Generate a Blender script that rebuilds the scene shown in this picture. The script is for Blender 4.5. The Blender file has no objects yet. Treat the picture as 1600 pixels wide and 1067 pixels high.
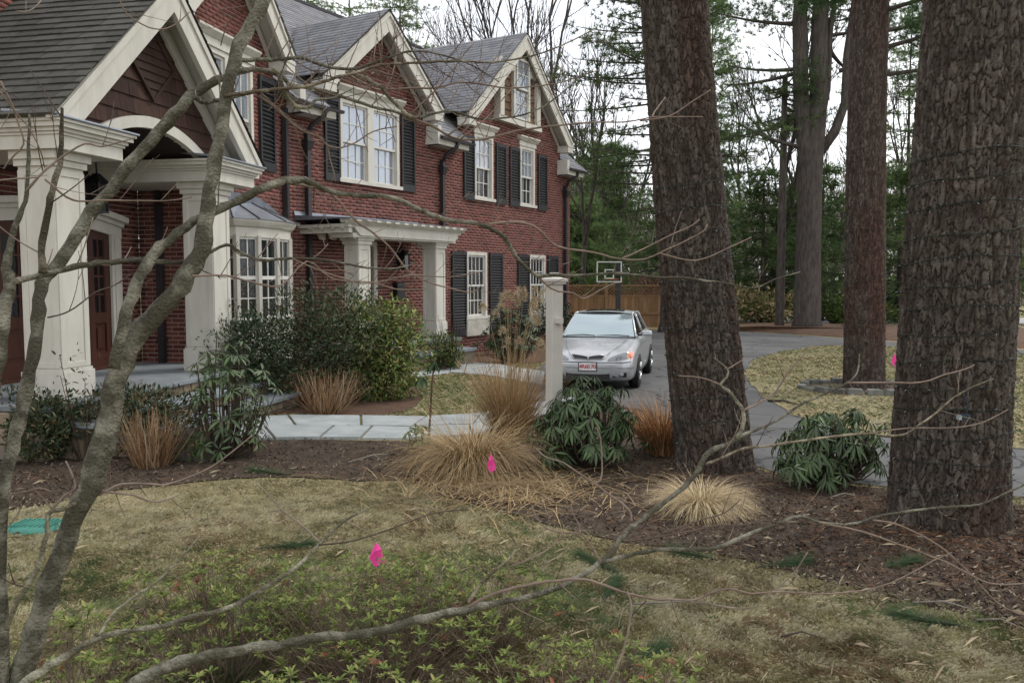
import bpy, math, random
import numpy as np
from mathutils import Vector, Matrix, Euler

random.seed(11)
rng = np.random.default_rng(11)
D = bpy.data
sc = bpy.context.scene
COL = sc.collection
R_ = math.radians

# ------------------------------------------------------------------ camera, world, sun, exposure
EYE = 1.85
PITCH = R_(4.16)
cam = D.cameras.new('camera')
cam.sensor_width = 36.0
cam.lens = 36.0 * 1340 / 1600
cam.clip_start = 0.05
cam.clip_end = 900
cam_ob = D.objects.new('camera', cam)
cam_ob.location = (0, 0, EYE)
cam_ob.rotation_euler = (math.pi / 2 - PITCH, 0, 0)
COL.objects.link(cam_ob)
sc.camera = cam_ob

SUN_EL, SUN_AZ = R_(50), R_(62)          # azimuth measured from +Y (view direction) towards +X
world = D.worlds.new('World')
sc.world = world
world.use_nodes = True
wn, wl = world.node_tree.nodes, world.node_tree.links
wn.clear()
wo = wn.new('ShaderNodeOutputWorld')
bg = wn.new('ShaderNodeBackground')
sky = wn.new('ShaderNodeTexSky')
sky.sky_type = 'NISHITA'
sky.sun_disc = False
sky.sun_elevation = SUN_EL
sky.sun_rotation = SUN_AZ
sky.air_density = 1.0
sky.dust_density = 3.0
tc = wn.new('ShaderNodeTexCoord')
cl = wn.new('ShaderNodeTexNoise')
cl.inputs['Scale'].default_value = 2.6
cl.inputs['Detail'].default_value = 6
cl.inputs['Roughness'].default_value = 0.55
rp = wn.new('ShaderNodeValToRGB')
rp.color_ramp.elements[0].position = 0.32
rp.color_ramp.elements[0].color = (0.70, 0.74, 0.80, 1)
rp.color_ramp.elements[1].position = 0.66
rp.color_ramp.elements[1].color = (1.0, 1.0, 1.0, 1)
sc_ = wn.new('ShaderNodeVectorMath')
sc_.operation = 'SCALE'
sc_.inputs['Scale'].default_value = 12.8
mx = wn.new('ShaderNodeMix')
mx.data_type = 'RGBA'
mx.inputs['Factor'].default_value = 0.88
wl.new(tc.outputs['Generated'], cl.inputs['Vector'])
wl.new(cl.outputs['Fac'], rp.inputs['Fac'])
wl.new(rp.outputs['Color'], sc_.inputs[0])
wl.new(sky.outputs['Color'], mx.inputs['A'])
wl.new(sc_.outputs['Vector'], mx.inputs['B'])
wl.new(mx.outputs['Result'], bg.inputs['Color'])
bg.inputs['Strength'].default_value = 0.1
wl.new(bg.outputs['Background'], wo.inputs['Surface'])

sun = D.lights.new('sun', 'SUN')
sun.energy = 1.4
sun.angle = R_(14)
sun.color = (1.0, 0.96, 0.9)
sun_ob = D.objects.new('sun', sun)
sdir = Vector((math.sin(SUN_AZ) * math.cos(SUN_EL), math.cos(SUN_AZ) * math.cos(SUN_EL), math.sin(SUN_EL)))
sun_ob.rotation_euler = sdir.to_track_quat('Z', 'Y').to_euler()
sun_ob.location = (20, 10, 30)
COL.objects.link(sun_ob)

sc.view_settings.view_transform = 'Standard'
sc.view_settings.look = 'None'
sc.view_settings.exposure = 0.56
sc.view_settings.gamma = 1.0
sc.view_settings.use_curve_mapping = False
sc.render.engine = 'CYCLES'
sc.cycles.max_bounces = 6
sc.cycles.transparent_max_bounces = 6

# ------------------------------------------------------------------ helpers
CP, SP = math.cos(PITCH), math.sin(PITCH)


def at(px, py, y):
    """the point at distance y (along the ground) seen at photo position px, py"""
    u, v = (px - 800) / 1340, (533.5 - py) / 1340
    dy, dz = CP + v * SP, -SP + v * CP
    t = y / dy
    return Vector((u * t, y, EYE + dz * t))


def gp(px, py, z=0.0):
    """the ground point seen at photo position px, py"""
    u, v = (px - 800) / 1340, (533.5 - py) / 1340
    dy, dz = CP + v * SP, -SP + v * CP
    t = (z - EYE) / dz
    return Vector((u * t, dy * t, z))


def proj(p):
    x, y, z = p[0], p[1], p[2] - EYE
    f = y * CP - z * SP
    if f < 0.05:
        return None
    return 800 + 1340 * x / f, 533.5 - 1340 * (y * SP + z * CP) / f, f


W = {}                      # world position of every object's origin


def setp(o, label=None, cat=None, group=None, kind=None):
    if label: o['label'] = label
    if cat: o['category'] = cat
    if group: o['group'] = group
    if kind: o['kind'] = kind
    return o


def thing(name, loc, label, cat, group=None):
    o = D.objects.new(name, None)
    o.empty_display_size = 0.2
    o.location = loc
    COL.objects.link(o)
    W[o.name] = Vector(loc)
    return setp(o, label, cat, group)


def link(name, me, parent=None, loc=None, rotz=0.0, scale=None):
    """link a mesh; loc is a world position (default: the parent's origin)"""
    o = D.objects.new(name, me)
    COL.objects.link(o)
    base = W[parent.name] if parent is not None else Vector((0, 0, 0))
    wl_ = Vector(loc) if loc is not None else base
    o.location = wl_ - base
    if rotz: o.rotation_euler = (0, 0, rotz)
    if scale is not None: o.scale = scale
    if parent is not None: o.parent = parent
    W[o.name] = wl_
    return o


def set_cols(me, cols):
    ca = me.color_attributes.new('tone', 'FLOAT_COLOR', 'POINT')
    c = np.ones((len(me.vertices), 4), dtype=np.float32)
    c[:, :3] = cols
    ca.data.foreach_set('color', c.ravel())


def mesh_np(name, V, F, mat, parent=None, cols=None, smooth=False, kind=None, origin=None):
    """a mesh from arrays of world positions; all faces have the same number of corners"""
    base = Vector(origin) if origin is not None else (W[parent.name] if parent is not None else Vector((0, 0, 0)))
    V = np.asarray(V, dtype=np.float32) - np.array(base, dtype=np.float32)
    F = np.asarray(F, dtype=np.int32)
    me = D.meshes.new(name)
    me.vertices.add(len(V))
    me.vertices.foreach_set('co', V.ravel())
    m, k = F.shape
    me.loops.add(m * k)
    me.loops.foreach_set('vertex_index', F.ravel())
    me.polygons.add(m)
    me.polygons.foreach_set('loop_start', np.arange(0, m * k, k, dtype=np.int32))
    if smooth:
        me.polygons.foreach_set('use_smooth', np.ones(m, dtype=bool))
    me.update(calc_edges=True)
    if cols is not None: set_cols(me, cols)
    me.materials.append(mat)
    o = link(name, me, parent, base)
    if kind: o['kind'] = kind
    return o


class Fr:
    """a wall's frame: s along it, o outwards, z up"""
    def __init__(self, x, y, deg):
        a = R_(deg)
        self.p = (x, y)
        self.d = (math.sin(a), math.cos(a))
        self.n = (math.cos(a), -math.sin(a))
        self.rot = math.pi / 2 - a

    def w(self, s, o, z):
        return Vector((self.p[0] + self.d[0] * s + self.n[0] * o, self.p[1] + self.d[1] * s + self.n[1] * o, z))


GROUND = Fr(0, 0, 90)       # s = +X, o = -Y


class MB:
    """collects shapes and links them as one mesh"""
    def __init__(self):
        self.v, self.f, self.sm, self.c = [], [], [], []

    def add(self, vs, fs, smooth=False, col=None):
        b = len(self.v)
        self.v.extend([tuple(p) for p in vs])
        self.f.extend([tuple(i + b for i in q) for q in fs])
        self.sm.extend([smooth] * len(fs))
        self.c.extend([col or (1, 1, 1)] * len(vs))

    def hexa(self, p, col=None):
        self.add(p, [(0, 3, 2, 1), (4, 5, 6, 7), (0, 1, 5, 4), (1, 2, 6, 5), (2, 3, 7, 6), (3, 0, 4, 7)], False, col)

    def box(self, fr, s0, s1, o0, o1, z0, z1, col=None):
        q = [(s0, o0), (s0, o1), (s1, o1), (s1, o0)]
        self.hexa([fr.w(s, o, z0) for s, o in q] + [fr.w(s, o, z1) for s, o in q], col)

    def prism(self, fr, prof, o0, o1):
        """a polygon of (s, z) pushed from o0 to o1"""
        n = len(prof)
        vs = [fr.w(s, o0, z) for s, z in prof] + [fr.w(s, o1, z) for s, z in prof]
        fs = [tuple(range(n))[::-1], tuple(range(n, 2 * n))] + [(i, (i + 1) % n, n + (i + 1) % n, n + i) for i in range(n)]
        self.add(vs, fs)

    def sweep(self, fr, prof, s0, s1):
        """a polygon of (o, z) pushed from s0 to s1"""
        n = len(prof)
        vs = [fr.w(s0, o, z) for o, z in prof] + [fr.w(s1, o, z) for o, z in prof]
        fs = [tuple(range(n)), tuple(range(n, 2 * n))[::-1]] + [(i, n + i, n + (i + 1) % n, (i + 1) % n) for i in range(n)]
        self.add(vs, fs)

    def quad(self, a, b, c, d, col=None):
        self.add([a, b, c, d], [(0, 1, 2, 3)], False, col)

    def tube(self, pts, rad, n=8, smooth=True, cap=True, col=None):
        pts = [Vector(p) for p in pts]
        if not hasattr(rad, '__len__'): rad = [rad] * len(pts)
        vs, fs = [], []
        u = None
        for i, p in enumerate(pts):
            t = (pts[min(i + 1, len(pts) - 1)] - pts[max(i - 1, 0)])
            if t.length < 1e-9: t = Vector((0, 0, 1))
            t.normalize()
            if u is None:
                u = t.orthogonal().normalized()
            else:
                u = (u - t * u.dot(t))
                if u.length < 1e-6: u = t.orthogonal()
                u.normalize()
            w = t.cross(u)
            for k in range(n):
                a = 2 * math.pi * k / n
                vs.append(p + (u * math.cos(a) + w * math.sin(a)) * rad[i])
        for i in range(len(pts) - 1):
            for k in range(n):
                k2 = (k + 1) % n
                fs.append((i * n + k, i * n + k2, (i + 1) * n + k2, (i + 1) * n + k))
        if cap:
            fs.append(tuple(range(n))[::-1])
            fs.append(tuple(range((len(pts) - 1) * n, len(pts) * n)))
        self.add(vs, fs, smooth, col)

    def disc(self, c, r, axis, n=16, thick=0.0, smooth=False):
        axis = Vector(axis).normalized()
        self.tube([Vector(c) - axis * thick / 2, Vector(c) + axis * thick / 2], r, n, smooth)

    def build(self, name, mat, parent=None, kind=None, bevel=0.0, cols=False, origin=None, label=None):
        base = Vector(origin) if origin is not None else (W[parent.name] if parent is not None else Vector((0, 0, 0)))
        me = D.meshes.new(name)
        me.from_pydata([(p[0] - base[0], p[1] - base[1], p[2] - base[2]) for p in self.v], [], self.f)
        me.polygons.foreach_set('use_smooth', self.sm)
        me.update()
        if cols: set_cols(me, np.array(self.c, dtype=np.float32))
        me.materials.append(mat)
        o = link(name, me, parent, base)
        if kind: o['kind'] = kind
        if label: o['label'] = label
        if bevel:
            m = o.modifiers.new('bevel', 'BEVEL')
            m.width = bevel
            m.segments = 2
            m.limit_method = 'ANGLE'
        return o


# ------------------------------------------------------------------ materials
def mat(name, c1, c2=None, rough=0.75, scale=6.0, detail=5, bump=0.0, bscale=60.0, spec=0.3, metal=0.0,
        objrand=0.0, attr=False, stretch=None, coat=0.0, lo=0.35, hi=0.65, trans=0.0):
    m = D.materials.new(name)
    m.use_nodes = True
    n, l = m.node_tree.nodes, m.node_tree.links
    b = n['Principled BSDF']
    b.inputs['Roughness'].default_value = rough
    b.inputs['Metallic'].default_value = metal
    b.inputs['Specular IOR Level'].default_value = spec
    if coat: b.inputs['Coat Weight'].default_value = coat
    t = n.new('ShaderNodeTexCoord')
    vec = t.outputs['Object']
    if stretch:
        mp = n.new('ShaderNodeMapping')
        mp.inputs['Scale'].default_value = stretch
        l.new(vec, mp.inputs['Vector'])
        vec = mp.outputs['Vector']
    c2 = c2 or tuple(x * 0.75 for x in c1)
    nz = n.new('ShaderNodeTexNoise')
    nz.inputs['Scale'].default_value = scale
    nz.inputs['Detail'].default_value = detail
    nz.inputs['Roughness'].default_value = 0.6
    l.new(vec, nz.inputs['Vector'])
    r = n.new('ShaderNodeValToRGB')
    r.color_ramp.elements[0].position, r.color_ramp.elements[1].position = lo, hi
    r.color_ramp.elements[0].color = (*c1, 1)
    r.color_ramp.elements[1].color = (*c2, 1)
    l.new(nz.outputs['Fac'], r.inputs['Fac'])
    out = r.outputs['Color']

    def times(a, bsock):
        x = n.new('ShaderNodeMix')
        x.data_type = 'RGBA'
        x.blend_type = 'MULTIPLY'
        x.inputs['Factor'].default_value = 1.0
        l.new(a, x.inputs['A'])
        l.new(bsock, x.inputs['B'])
        return x.outputs['Result']
    if attr:
        a = n.new('ShaderNodeVertexColor')
        a.layer_name = 'tone'
        out = times(out, a.outputs['Color'])
    if objrand:
        oi = n.new('ShaderNodeObjectInfo')
        mr = n.new('ShaderNodeMapRange')
        mr.inputs['To Min'].default_value = 1 - objrand
        mr.inputs['To Max'].default_value = 1 + objrand
        l.new(oi.outputs['Random'], mr.inputs['Value'])
        out = times(out, mr.outputs['Result'])
    l.new(out, b.inputs['Base Color'])
    if bump:
        nb = n.new('ShaderNodeTexNoise')
        nb.inputs['Scale'].default_value = bscale
        nb.inputs['Detail'].default_value = 4
        l.new(vec, nb.inputs['Vector'])
        bp = n.new('ShaderNodeBump')
        bp.inputs['Strength'].default_value = bump
        bp.inputs['Distance'].default_value = 0.02
        l.new(nb.outputs['Fac'], bp.inputs['Height'])
        l.new(bp.outputs['Normal'], b.inputs['Normal'])
    if trans:
        # thin leaf: part of the light passes through
        tr = n.new('ShaderNodeBsdfTranslucent')
        l.new(out, tr.inputs['Color'])
        ms = n.new('ShaderNodeMixShader')
        ms.inputs['Fac'].default_value = trans
        l.new(b.outputs['BSDF'], ms.inputs[1])
        l.new(tr.outputs['BSDF'], ms.inputs[2])
        l.new(ms.outputs['Shader'], n['Material Output'].inputs['Surface'])
    return m


M = {}
M['brick'] = mat('brick', (0.175, 0.058, 0.043), (0.130, 0.044, 0.034), 0.85, 9, bump=0.5, bscale=90, attr=True)
M['brick_single'] = mat('brick_single', (0.175, 0.058, 0.043), (0.130, 0.044, 0.034), 0.85, 9, bump=0.5, bscale=90, objrand=0.30)
M['mortar'] = mat('mortar', (0.50, 0.41, 0.365), (0.40, 0.33, 0.295), 0.9, 12, bump=0.4, bscale=120)
M['trim'] = mat('white_trim', (0.55, 0.53, 0.47), (0.44, 0.42, 0.365), 0.55, 3.5, detail=8, bump=0.08, bscale=40, stretch=(1.6, 1.6, .45), lo=.42, hi=.78)
M['trim_roof_edge'] = mat('metal_flashing', (0.42, 0.45, 0.50), (0.34, 0.37, 0.42), 0.38, 5, metal=0.7)
M['sash'] = mat('window_sash', (0.60, 0.59, 0.55), (0.52, 0.51, 0.48), 0.5, 4)
M['shutter'] = mat('shutter_paint', (0.024, 0.025, 0.028), (0.014, 0.015, 0.017), 0.5, 8, spec=0.4)
M['pipe'] = mat('downspout_metal', (0.030, 0.026, 0.028), (0.020, 0.018, 0.020), 0.45, 6, spec=0.45)
M['roof'] = mat('roof_shingle_skylit', (0.27, 0.27, 0.285), (0.21, 0.21, 0.225), 0.9, 5, bump=0.12, bscale=150, attr=True)  # grazing sky light put into the colour, paler than the shingles themselves
M['porch_roof_shaded'] = mat('porch_shingle_shaded', (0.075, 0.073, 0.063), (0.052, 0.051, 0.044), 0.92, 6, bump=0.4, bscale=150, attr=True)  # same shingles as the main roof, with tree shade put into the colour
M['porch_roof_shaded_single'] = mat('porch_shingle_shaded_single', (0.075, 0.073, 0.063), (0.052, 0.051, 0.044), 0.92, 6, bump=0.4, bscale=150, objrand=0.26)  # separate porch shingles, the same tree shade in their colour
M['cedar'] = mat('cedar_shake', (0.058, 0.030, 0.022), (0.038, 0.020, 0.015), 0.85, 5, bump=0.4, bscale=40, objrand=0.3, stretch=(3, 3, 0.7))
M['cedar_light'] = mat('cedar_light', (0.14, 0.082, 0.045), (0.10, 0.058, 0.032), 0.85, 5, bump=0.3, bscale=40, objrand=0.25, stretch=(3, 3, 0.7))
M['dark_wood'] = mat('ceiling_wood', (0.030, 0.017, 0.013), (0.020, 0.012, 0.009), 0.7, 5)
M['door_wood'] = mat('door_wood', (0.075, 0.026, 0.016), (0.050, 0.018, 0.011), 0.45, 3, stretch=(6, 6, 0.6), bump=0.1, bscale=30)
M['lead'] = mat('lead_roof', (0.20, 0.215, 0.25), (0.14, 0.15, 0.18), 0.5, 5, metal=0.45)
M['bay_metal'] = mat('bay_roof_metal', (0.50, 0.54, 0.60), (0.36, 0.40, 0.47), 0.35, 3, metal=0.8)
M['bluestone'] = mat('bluestone', (0.235, 0.255, 0.265), (0.16, 0.18, 0.195), 0.7, 4, bump=0.2, bscale=40, objrand=0.18)
M['flagstone'] = mat('flagstone', (0.36, 0.38, 0.375), (0.27, 0.295, 0.295), 0.8, 3, bump=0.25, bscale=30, objrand=0.12)
M['fieldstone'] = mat('fieldstone', (0.26, 0.20, 0.135), (0.15, 0.125, 0.10), 0.9, 3.5, bump=0.5, bscale=20, objrand=0.35)
M['pale_stone'] = mat('pale_stone', (0.46, 0.43, 0.37), (0.33, 0.31, 0.27), 0.85, 4, bump=0.6, bscale=15)
M['boulder'] = mat('boulder_rock', (0.10, 0.09, 0.072), (0.040, 0.046, 0.026), 0.9, 4, bump=0.8, bscale=16)
M['asphalt'] = mat('asphalt', (0.135, 0.134, 0.134), (0.095, 0.095, 0.096), 0.92, 0.9, detail=9, bump=0.5, bscale=110, spec=0.15)
def crack_lines(m, scale, width, dark):
    n, l = m.node_tree.nodes, m.node_tree.links
    b = n['Principled BSDF']
    src = b.inputs['Base Color'].links[0].from_socket
    t = n.new('ShaderNodeTexCoord')
    nz = n.new('ShaderNodeTexNoise')
    nz.inputs['Scale'].default_value = 1.3
    nz.inputs['Detail'].default_value = 5
    ad = n.new('ShaderNodeVectorMath')
    ad.operation = 'MULTIPLY_ADD'
    ad.inputs[1].default_value = (.9, .9, .9)
    l.new(t.outputs['Object'], nz.inputs['Vector'])
    l.new(nz.outputs['Color'], ad.inputs[0])
    l.new(t.outputs['Object'], ad.inputs[2])
    v = n.new('ShaderNodeTexVoronoi')
    v.feature = 'DISTANCE_TO_EDGE'
    v.inputs['Scale'].default_value = scale
    l.new(ad.outputs['Vector'], v.inputs['Vector'])
    r = n.new('ShaderNodeValToRGB')
    r.color_ramp.elements[0].color = (dark, dark, dark, 1)
    r.color_ramp.elements[1].color = (1, 1, 1, 1)
    r.color_ramp.elements[0].position = width * .4
    r.color_ramp.elements[1].position = width
    l.new(v.outputs['Distance'], r.inputs['Fac'])
    s2 = n.new('ShaderNodeTexNoise')
    s2.inputs['Scale'].default_value = .35
    s2.inputs['Detail'].default_value = 6
    l.new(t.outputs['Object'], s2.inputs['Vector'])
    r2 = n.new('ShaderNodeValToRGB')
    r2.color_ramp.elements[0].color = (.78, .77, .75, 1)
    r2.color_ramp.elements[1].color = (1.12, 1.12, 1.12, 1)
    r2.color_ramp.elements[0].position, r2.color_ramp.elements[1].position = .38, .62
    l.new(s2.outputs['Fac'], r2.inputs['Fac'])
    out = src
    for s_ in (r.outputs['Color'], r2.outputs['Color']):
        x = n.new('ShaderNodeMix')
        x.data_type = 'RGBA'
        x.blend_type = 'MULTIPLY'
        x.inputs['Factor'].default_value = 1
        l.new(out, x.inputs['A'])
        l.new(s_, x.inputs['B'])
        out = x.outputs['Result']
    l.new(out, b.inputs['Base Color'])


crack_lines(M['asphalt'], .42, .012, .45)
M['road'] = mat('far_road', (0.40, 0.41, 0.43), (0.34, 0.35, 0.37), 0.9, 0.5)
M['soil'] = mat('bed_mulch', (0.080, 0.055, 0.037), (0.036, 0.026, 0.018), 0.95, 7, detail=8, bump=1.0, bscale=45)
M['lawn'] = mat('lawn_soil', (0.27, 0.215, 0.115), (0.185, 0.165, 0.080), 0.95, 1.4, detail=9, bump=0.9, bscale=55)
M['needles_red'] = mat('needle_litter', (0.120, 0.068, 0.042), (0.070, 0.042, 0.028), 0.95, 5, detail=8, bump=0.8, bscale=40)
M['vcol'] = mat('plant_matter', (1, 1, 1), (0.86, 0.86, 0.86), 0.8, 3, attr=True, spec=0.15)
M['leafy'] = mat('leaf_tissue', (1, 1, 1), (0.8, 0.8, 0.8), 0.6, 3, attr=True, spec=0.2, trans=0.3)
M['needle'] = mat('needle_tissue', (1, 1, 1), (0.75, 0.75, 0.75), 0.8, 1.5, attr=True, spec=0.1, trans=0.38)
M['gloss_leaf'] = mat('glossy_leaf', (1, 1, 1), (0.8, 0.8, 0.8), 0.45, 3, attr=True, spec=0.28, trans=0.12)
M['rhodo_leaf'] = mat('rhododendron_leaf', (0.060, 0.094, 0.030), (0.040, 0.068, 0.023), 0.42, 4, objrand=0.45, spec=0.38)
M['bark'] = mat('pine_bark', (1.1, 1.08, 1.05), (0.62, 0.60, 0.60), 0.95, 26, detail=9, bump=1.0, bscale=110, stretch=(1, 1, 0.45), attr=True, spec=0.1)
M['stem_bark'] = mat('smooth_bark', (0.082, 0.075, 0.054), (0.30, 0.285, 0.225), 0.9, 12, detail=10, bump=1.0, bscale=130, lo=0.46, hi=0.68, attr=True, spec=0.15)
M['twig'] = mat('twig_bark', (0.150, 0.122, 0.100), (0.088, 0.070, 0.058), 0.8, 14, attr=True)
M['far_bark'] = mat('far_bark', (0.088, 0.074, 0.062), (0.040, 0.033, 0.030), 0.95, 13, detail=8, bump=1.0, bscale=22, stretch=(1, 1, 0.22))
M['fence_wood'] = mat('cedar_fence', (0.30, 0.172, 0.085), (0.22, 0.125, 0.06), 0.8, 3, stretch=(4, 4, 0.5), objrand=0.18)
M['post'] = mat('post_paint', (0.50, 0.475, 0.43), (0.43, 0.41, 0.37), 0.6, 3)
M['pink'] = mat('pink_plastic', (0.95, 0.085, 0.40), (0.92, 0.07, 0.35), 0.55, 5, trans=0.35)
M['wire'] = mat('flag_wire', (0.25, 0.25, 0.26), None, 0.5, 5, metal=0.8)
M['teal'] = mat('teal_plastic', (0.065, 0.225, 0.175), (0.045, 0.175, 0.135), 0.6, 30)
M['black'] = mat('black_metal', (0.012, 0.012, 0.013), (0.009, 0.009, 0.010), 0.4, 5, spec=0.5)
M['light_wire'] = mat('light_string_wire', (0.010, 0.020, 0.014), None, 0.6, 5)
M['bulb'] = mat('mini_bulb', (0.34, 0.36, 0.37), (0.20, 0.22, 0.24), 0.25, 30, spec=0.6)


def glass(name, colr, rough=0.03, spec=1.0, coat=1.0):
    m = D.materials.new(name)
    m.use_nodes = True
    n, l = m.node_tree.nodes, m.node_tree.links
    b = n['Principled BSDF']
    b.inputs['Base Color'].default_value = (*colr, 1)
    b.inputs['Roughness'].default_value = rough
    b.inputs['Specular IOR Level'].default_value = spec
    b.inputs['Coat Weight'].default_value = coat
    b.inputs['Coat Roughness'].default_value = 0.02
    t = n.new('ShaderNodeTexCoord')
    z = n.new('ShaderNodeTexNoise')
    z.inputs['Scale'].default_value = 3.0
    bp = n.new('ShaderNodeBump')
    bp.inputs['Strength'].default_value = 0.12
    bp.inputs['Distance'].default_value = 0.02
    l.new(t.outputs['Object'], z.inputs['Vector'])
    l.new(z.outputs['Fac'], bp.inputs['Height'])
    l.new(bp.outputs['Normal'], b.inputs['Normal'])
    l.new(bp.outputs['Normal'], b.inputs['Coat Normal'])
    return m


M['pane'] = glass('window_glass', (0.012, 0.014, 0.017), spec=0.5, coat=0.25)
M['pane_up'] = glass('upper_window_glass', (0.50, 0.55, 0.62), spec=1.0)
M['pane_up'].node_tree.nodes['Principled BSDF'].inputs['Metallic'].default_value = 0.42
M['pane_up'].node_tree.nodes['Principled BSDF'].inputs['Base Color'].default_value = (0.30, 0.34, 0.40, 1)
M['ring_stone'] = mat('ring_stone', (0.15, 0.145, 0.13), (0.085, 0.085, 0.075), 0.9, 4, bump=0.6, bscale=18, objrand=0.3)

# ------------------------------------------------------------------ ground
def smooth_loop(pts, per=6, jit=0.0, seed=1):
    r = random.Random(seed)
    n, out = len(pts), []
    for i in range(n):
        p0, p1, p2, p3 = (Vector(pts[(i + k) % n]).to_2d() for k in (-1, 0, 1, 2))
        for k in range(per):
            t = k / per
            q = 0.5 * ((2 * p1) + (p2 - p0) * t + (2 * p0 - 5 * p1 + 4 * p2 - p3) * t * t + (3 * p1 - p0 - 3 * p2 + p3) * t ** 3)
            out.append((q.x + r.uniform(-jit, jit), q.y + r.uniform(-jit, jit)))
    return out


def sheet(name, pts, z, m, per=6, jit=0.0, seed=1):
    loop = smooth_loop(pts, per, jit, seed)
    b = MB()
    b.add([(x, y, z) for x, y in loop], [tuple(range(len(loop)))])
    o = b.build(name, m, kind='structure')
    return o, np.array(loop)


def inside(P, loop):
    """which of the points P (n,2) lie in the closed loop"""
    x, y = P[:, 0], P[:, 1]
    res = np.zeros(len(P), dtype=bool)
    n = len(loop)
    for i in range(n):
        x0, y0 = loop[i]
        x1, y1 = loop[(i + 1) % n]
        if y0 == y1: continue
        c = ((y0 > y) != (y1 > y)) & (x < (x1 - x0) * (y - y0) / (y1 - y0) + x0)
        res ^= c
    return res


def vnoise(P, f, seed=0):
    """smooth value noise in the plane, 0..1"""
    r = np.random.default_rng(seed)
    T = r.random((64, 64))
    q = P * f
    i = np.floor(q).astype(int)
    t = q - i
    t = t * t * (3 - 2 * t)
    a = T[i[:, 0] % 64, i[:, 1] % 64]
    b = T[(i[:, 0] + 1) % 64, i[:, 1] % 64]
    c = T[i[:, 0] % 64, (i[:, 1] + 1) % 64]
    d = T[(i[:, 0] + 1) % 64, (i[:, 1] + 1) % 64]
    return (a * (1 - t[:, 0]) + b * t[:, 0]) * (1 - t[:, 1]) + (c * (1 - t[:, 0]) + d * t[:, 0]) * t[:, 1]


g = MB()
g.quad((-400, -60, 0), (400, -60, 0), (400, 700, 0), (-400, 700, 0))
g.build('ground', M['lawn'], kind='structure')

G = lambda *pp: [tuple(gp(*p))[:2] for p in pp]
bed_pts = G((-260, 815), (-60, 806), (60, 790), (150, 772), (250, 760), (350, 750), (450, 746), (560, 752), (640, 752), (700, 778), (790, 802),
            (880, 826), (990, 850), (1100, 862), (1200, 884), (1330, 918), (1450, 946), (1600, 972), (1850, 1010)) + \
    [(9.0, 4.6), (9.2, 6.0), (6.5, 6.5)] + G((1600, 792), (1500, 776), (1385, 765), (1270, 752), (1190, 735), (1120, 700), (1060, 660), (1000, 640),
                                            (900, 636), (800, 655), (720, 689), (600, 690), (480, 688), (380, 690), (300, 690), (200, 700), (60, 720), (-150, 740))
bed, bed_loop = sheet('garden_bed', bed_pts, 0.012, M['soil'], 5, 0.02, 3)
house_bed, hb_loop = sheet('shrub_border', G((330, 652), (450, 646), (560, 650), (640, 640), (655, 610), (600, 590)) + [(-2.2, 17.2), (-1.6, 18.2), (0.1, 18.6)] +
                           G((860, 562), (885, 535)) + [(1.9, 26.0), (0.9, 25.6), (-1.0, 21.5), (-3.9, 16.2), (-4.3, 13)], 0.006, M['needles_red'], 5, 0.03, 4)
drive_pts = [(0.35, 12.5), (1.2, 12.0), (1.95, 11.2), (2.2, 9.6), (2.45, 8.25), (3.2, 7.62), (4.2, 7.2), (6.5, 6.7), (9.5, 6.2), (16, 5.5), (30, 5), (34, 12), (24, 17.0),
             (16.5, 20.2), (13.3, 22.4), (11.4, 25.0), (10.3, 26.8), (8.4, 29.8), (5.5, 31), (2.4, 31), (1.9, 29), (2.35, 26.4), (1.6, 22.5), (0.75, 19), (0.25, 15.5)]
drive, drive_loop = sheet('driveway', drive_pts, 0.008, M['asphalt'], 5, 0.015, 5)
isl_pts = [(4.9, 17.8), (4.2, 14.9), (3.85, 12.4), (3.95, 10.6), (4.7, 9.6), (6.2, 9.1), (9.5, 8.6), (14, 8.6), (20, 10), (19, 15), (15.2, 18.6), (12.2, 21.3), (10.0, 23.6), (8.3, 23.3), (6.2, 20.7)]
isl, isl_loop = sheet('island_lawn', isl_pts, 0.016, M['lawn'], 5, 0.06, 6)
# the low pine-needle mound on the far side of the drive, and the street beyond it
mp = smooth_loop([(6.6, 31.2), (8.6, 30.1), (10.4, 27.2), (11.6, 25.5), (13.6, 22.9), (17, 20.6), (24, 17.6), (30, 20), (26, 26), (18, 30.0), (13.5, 33.2), (10, 34.2), (7.2, 33.8)], 5, 0.05, 7)
b = MB()
cx, cy = sum(p[0] for p in mp) / len(mp), sum(p[1] for p in mp) / len(mp)
rings = [(1.0, 0.01), (0.93, 0.09), (0.78, 0.17), (0.5, 0.20)]
vs = [(cx + (x - cx) * k, cy + (y - cy) * k, z + (0.03 * math.sin(x * 3 + y) if 0 < i < 3 else 0)) for i, (k, z) in enumerate(rings) for x, y in mp]
n = len(mp)
b.add(vs, [(i * n + j, i * n + (j + 1) % n, (i + 1) * n + (j + 1) % n, (i + 1) * n + j) for i in range(3) for j in range(n)] + [tuple(range(3 * n, 4 * n))], True)
b.build('needle_mound', M['needles_red'], kind='structure')
b = MB()
b.quad((4, 36.5, .02), (80, 31.5, .02), (80, 37, .02), (4, 41.5, .02))
b.build('street', M['road'], kind='structure')

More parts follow.
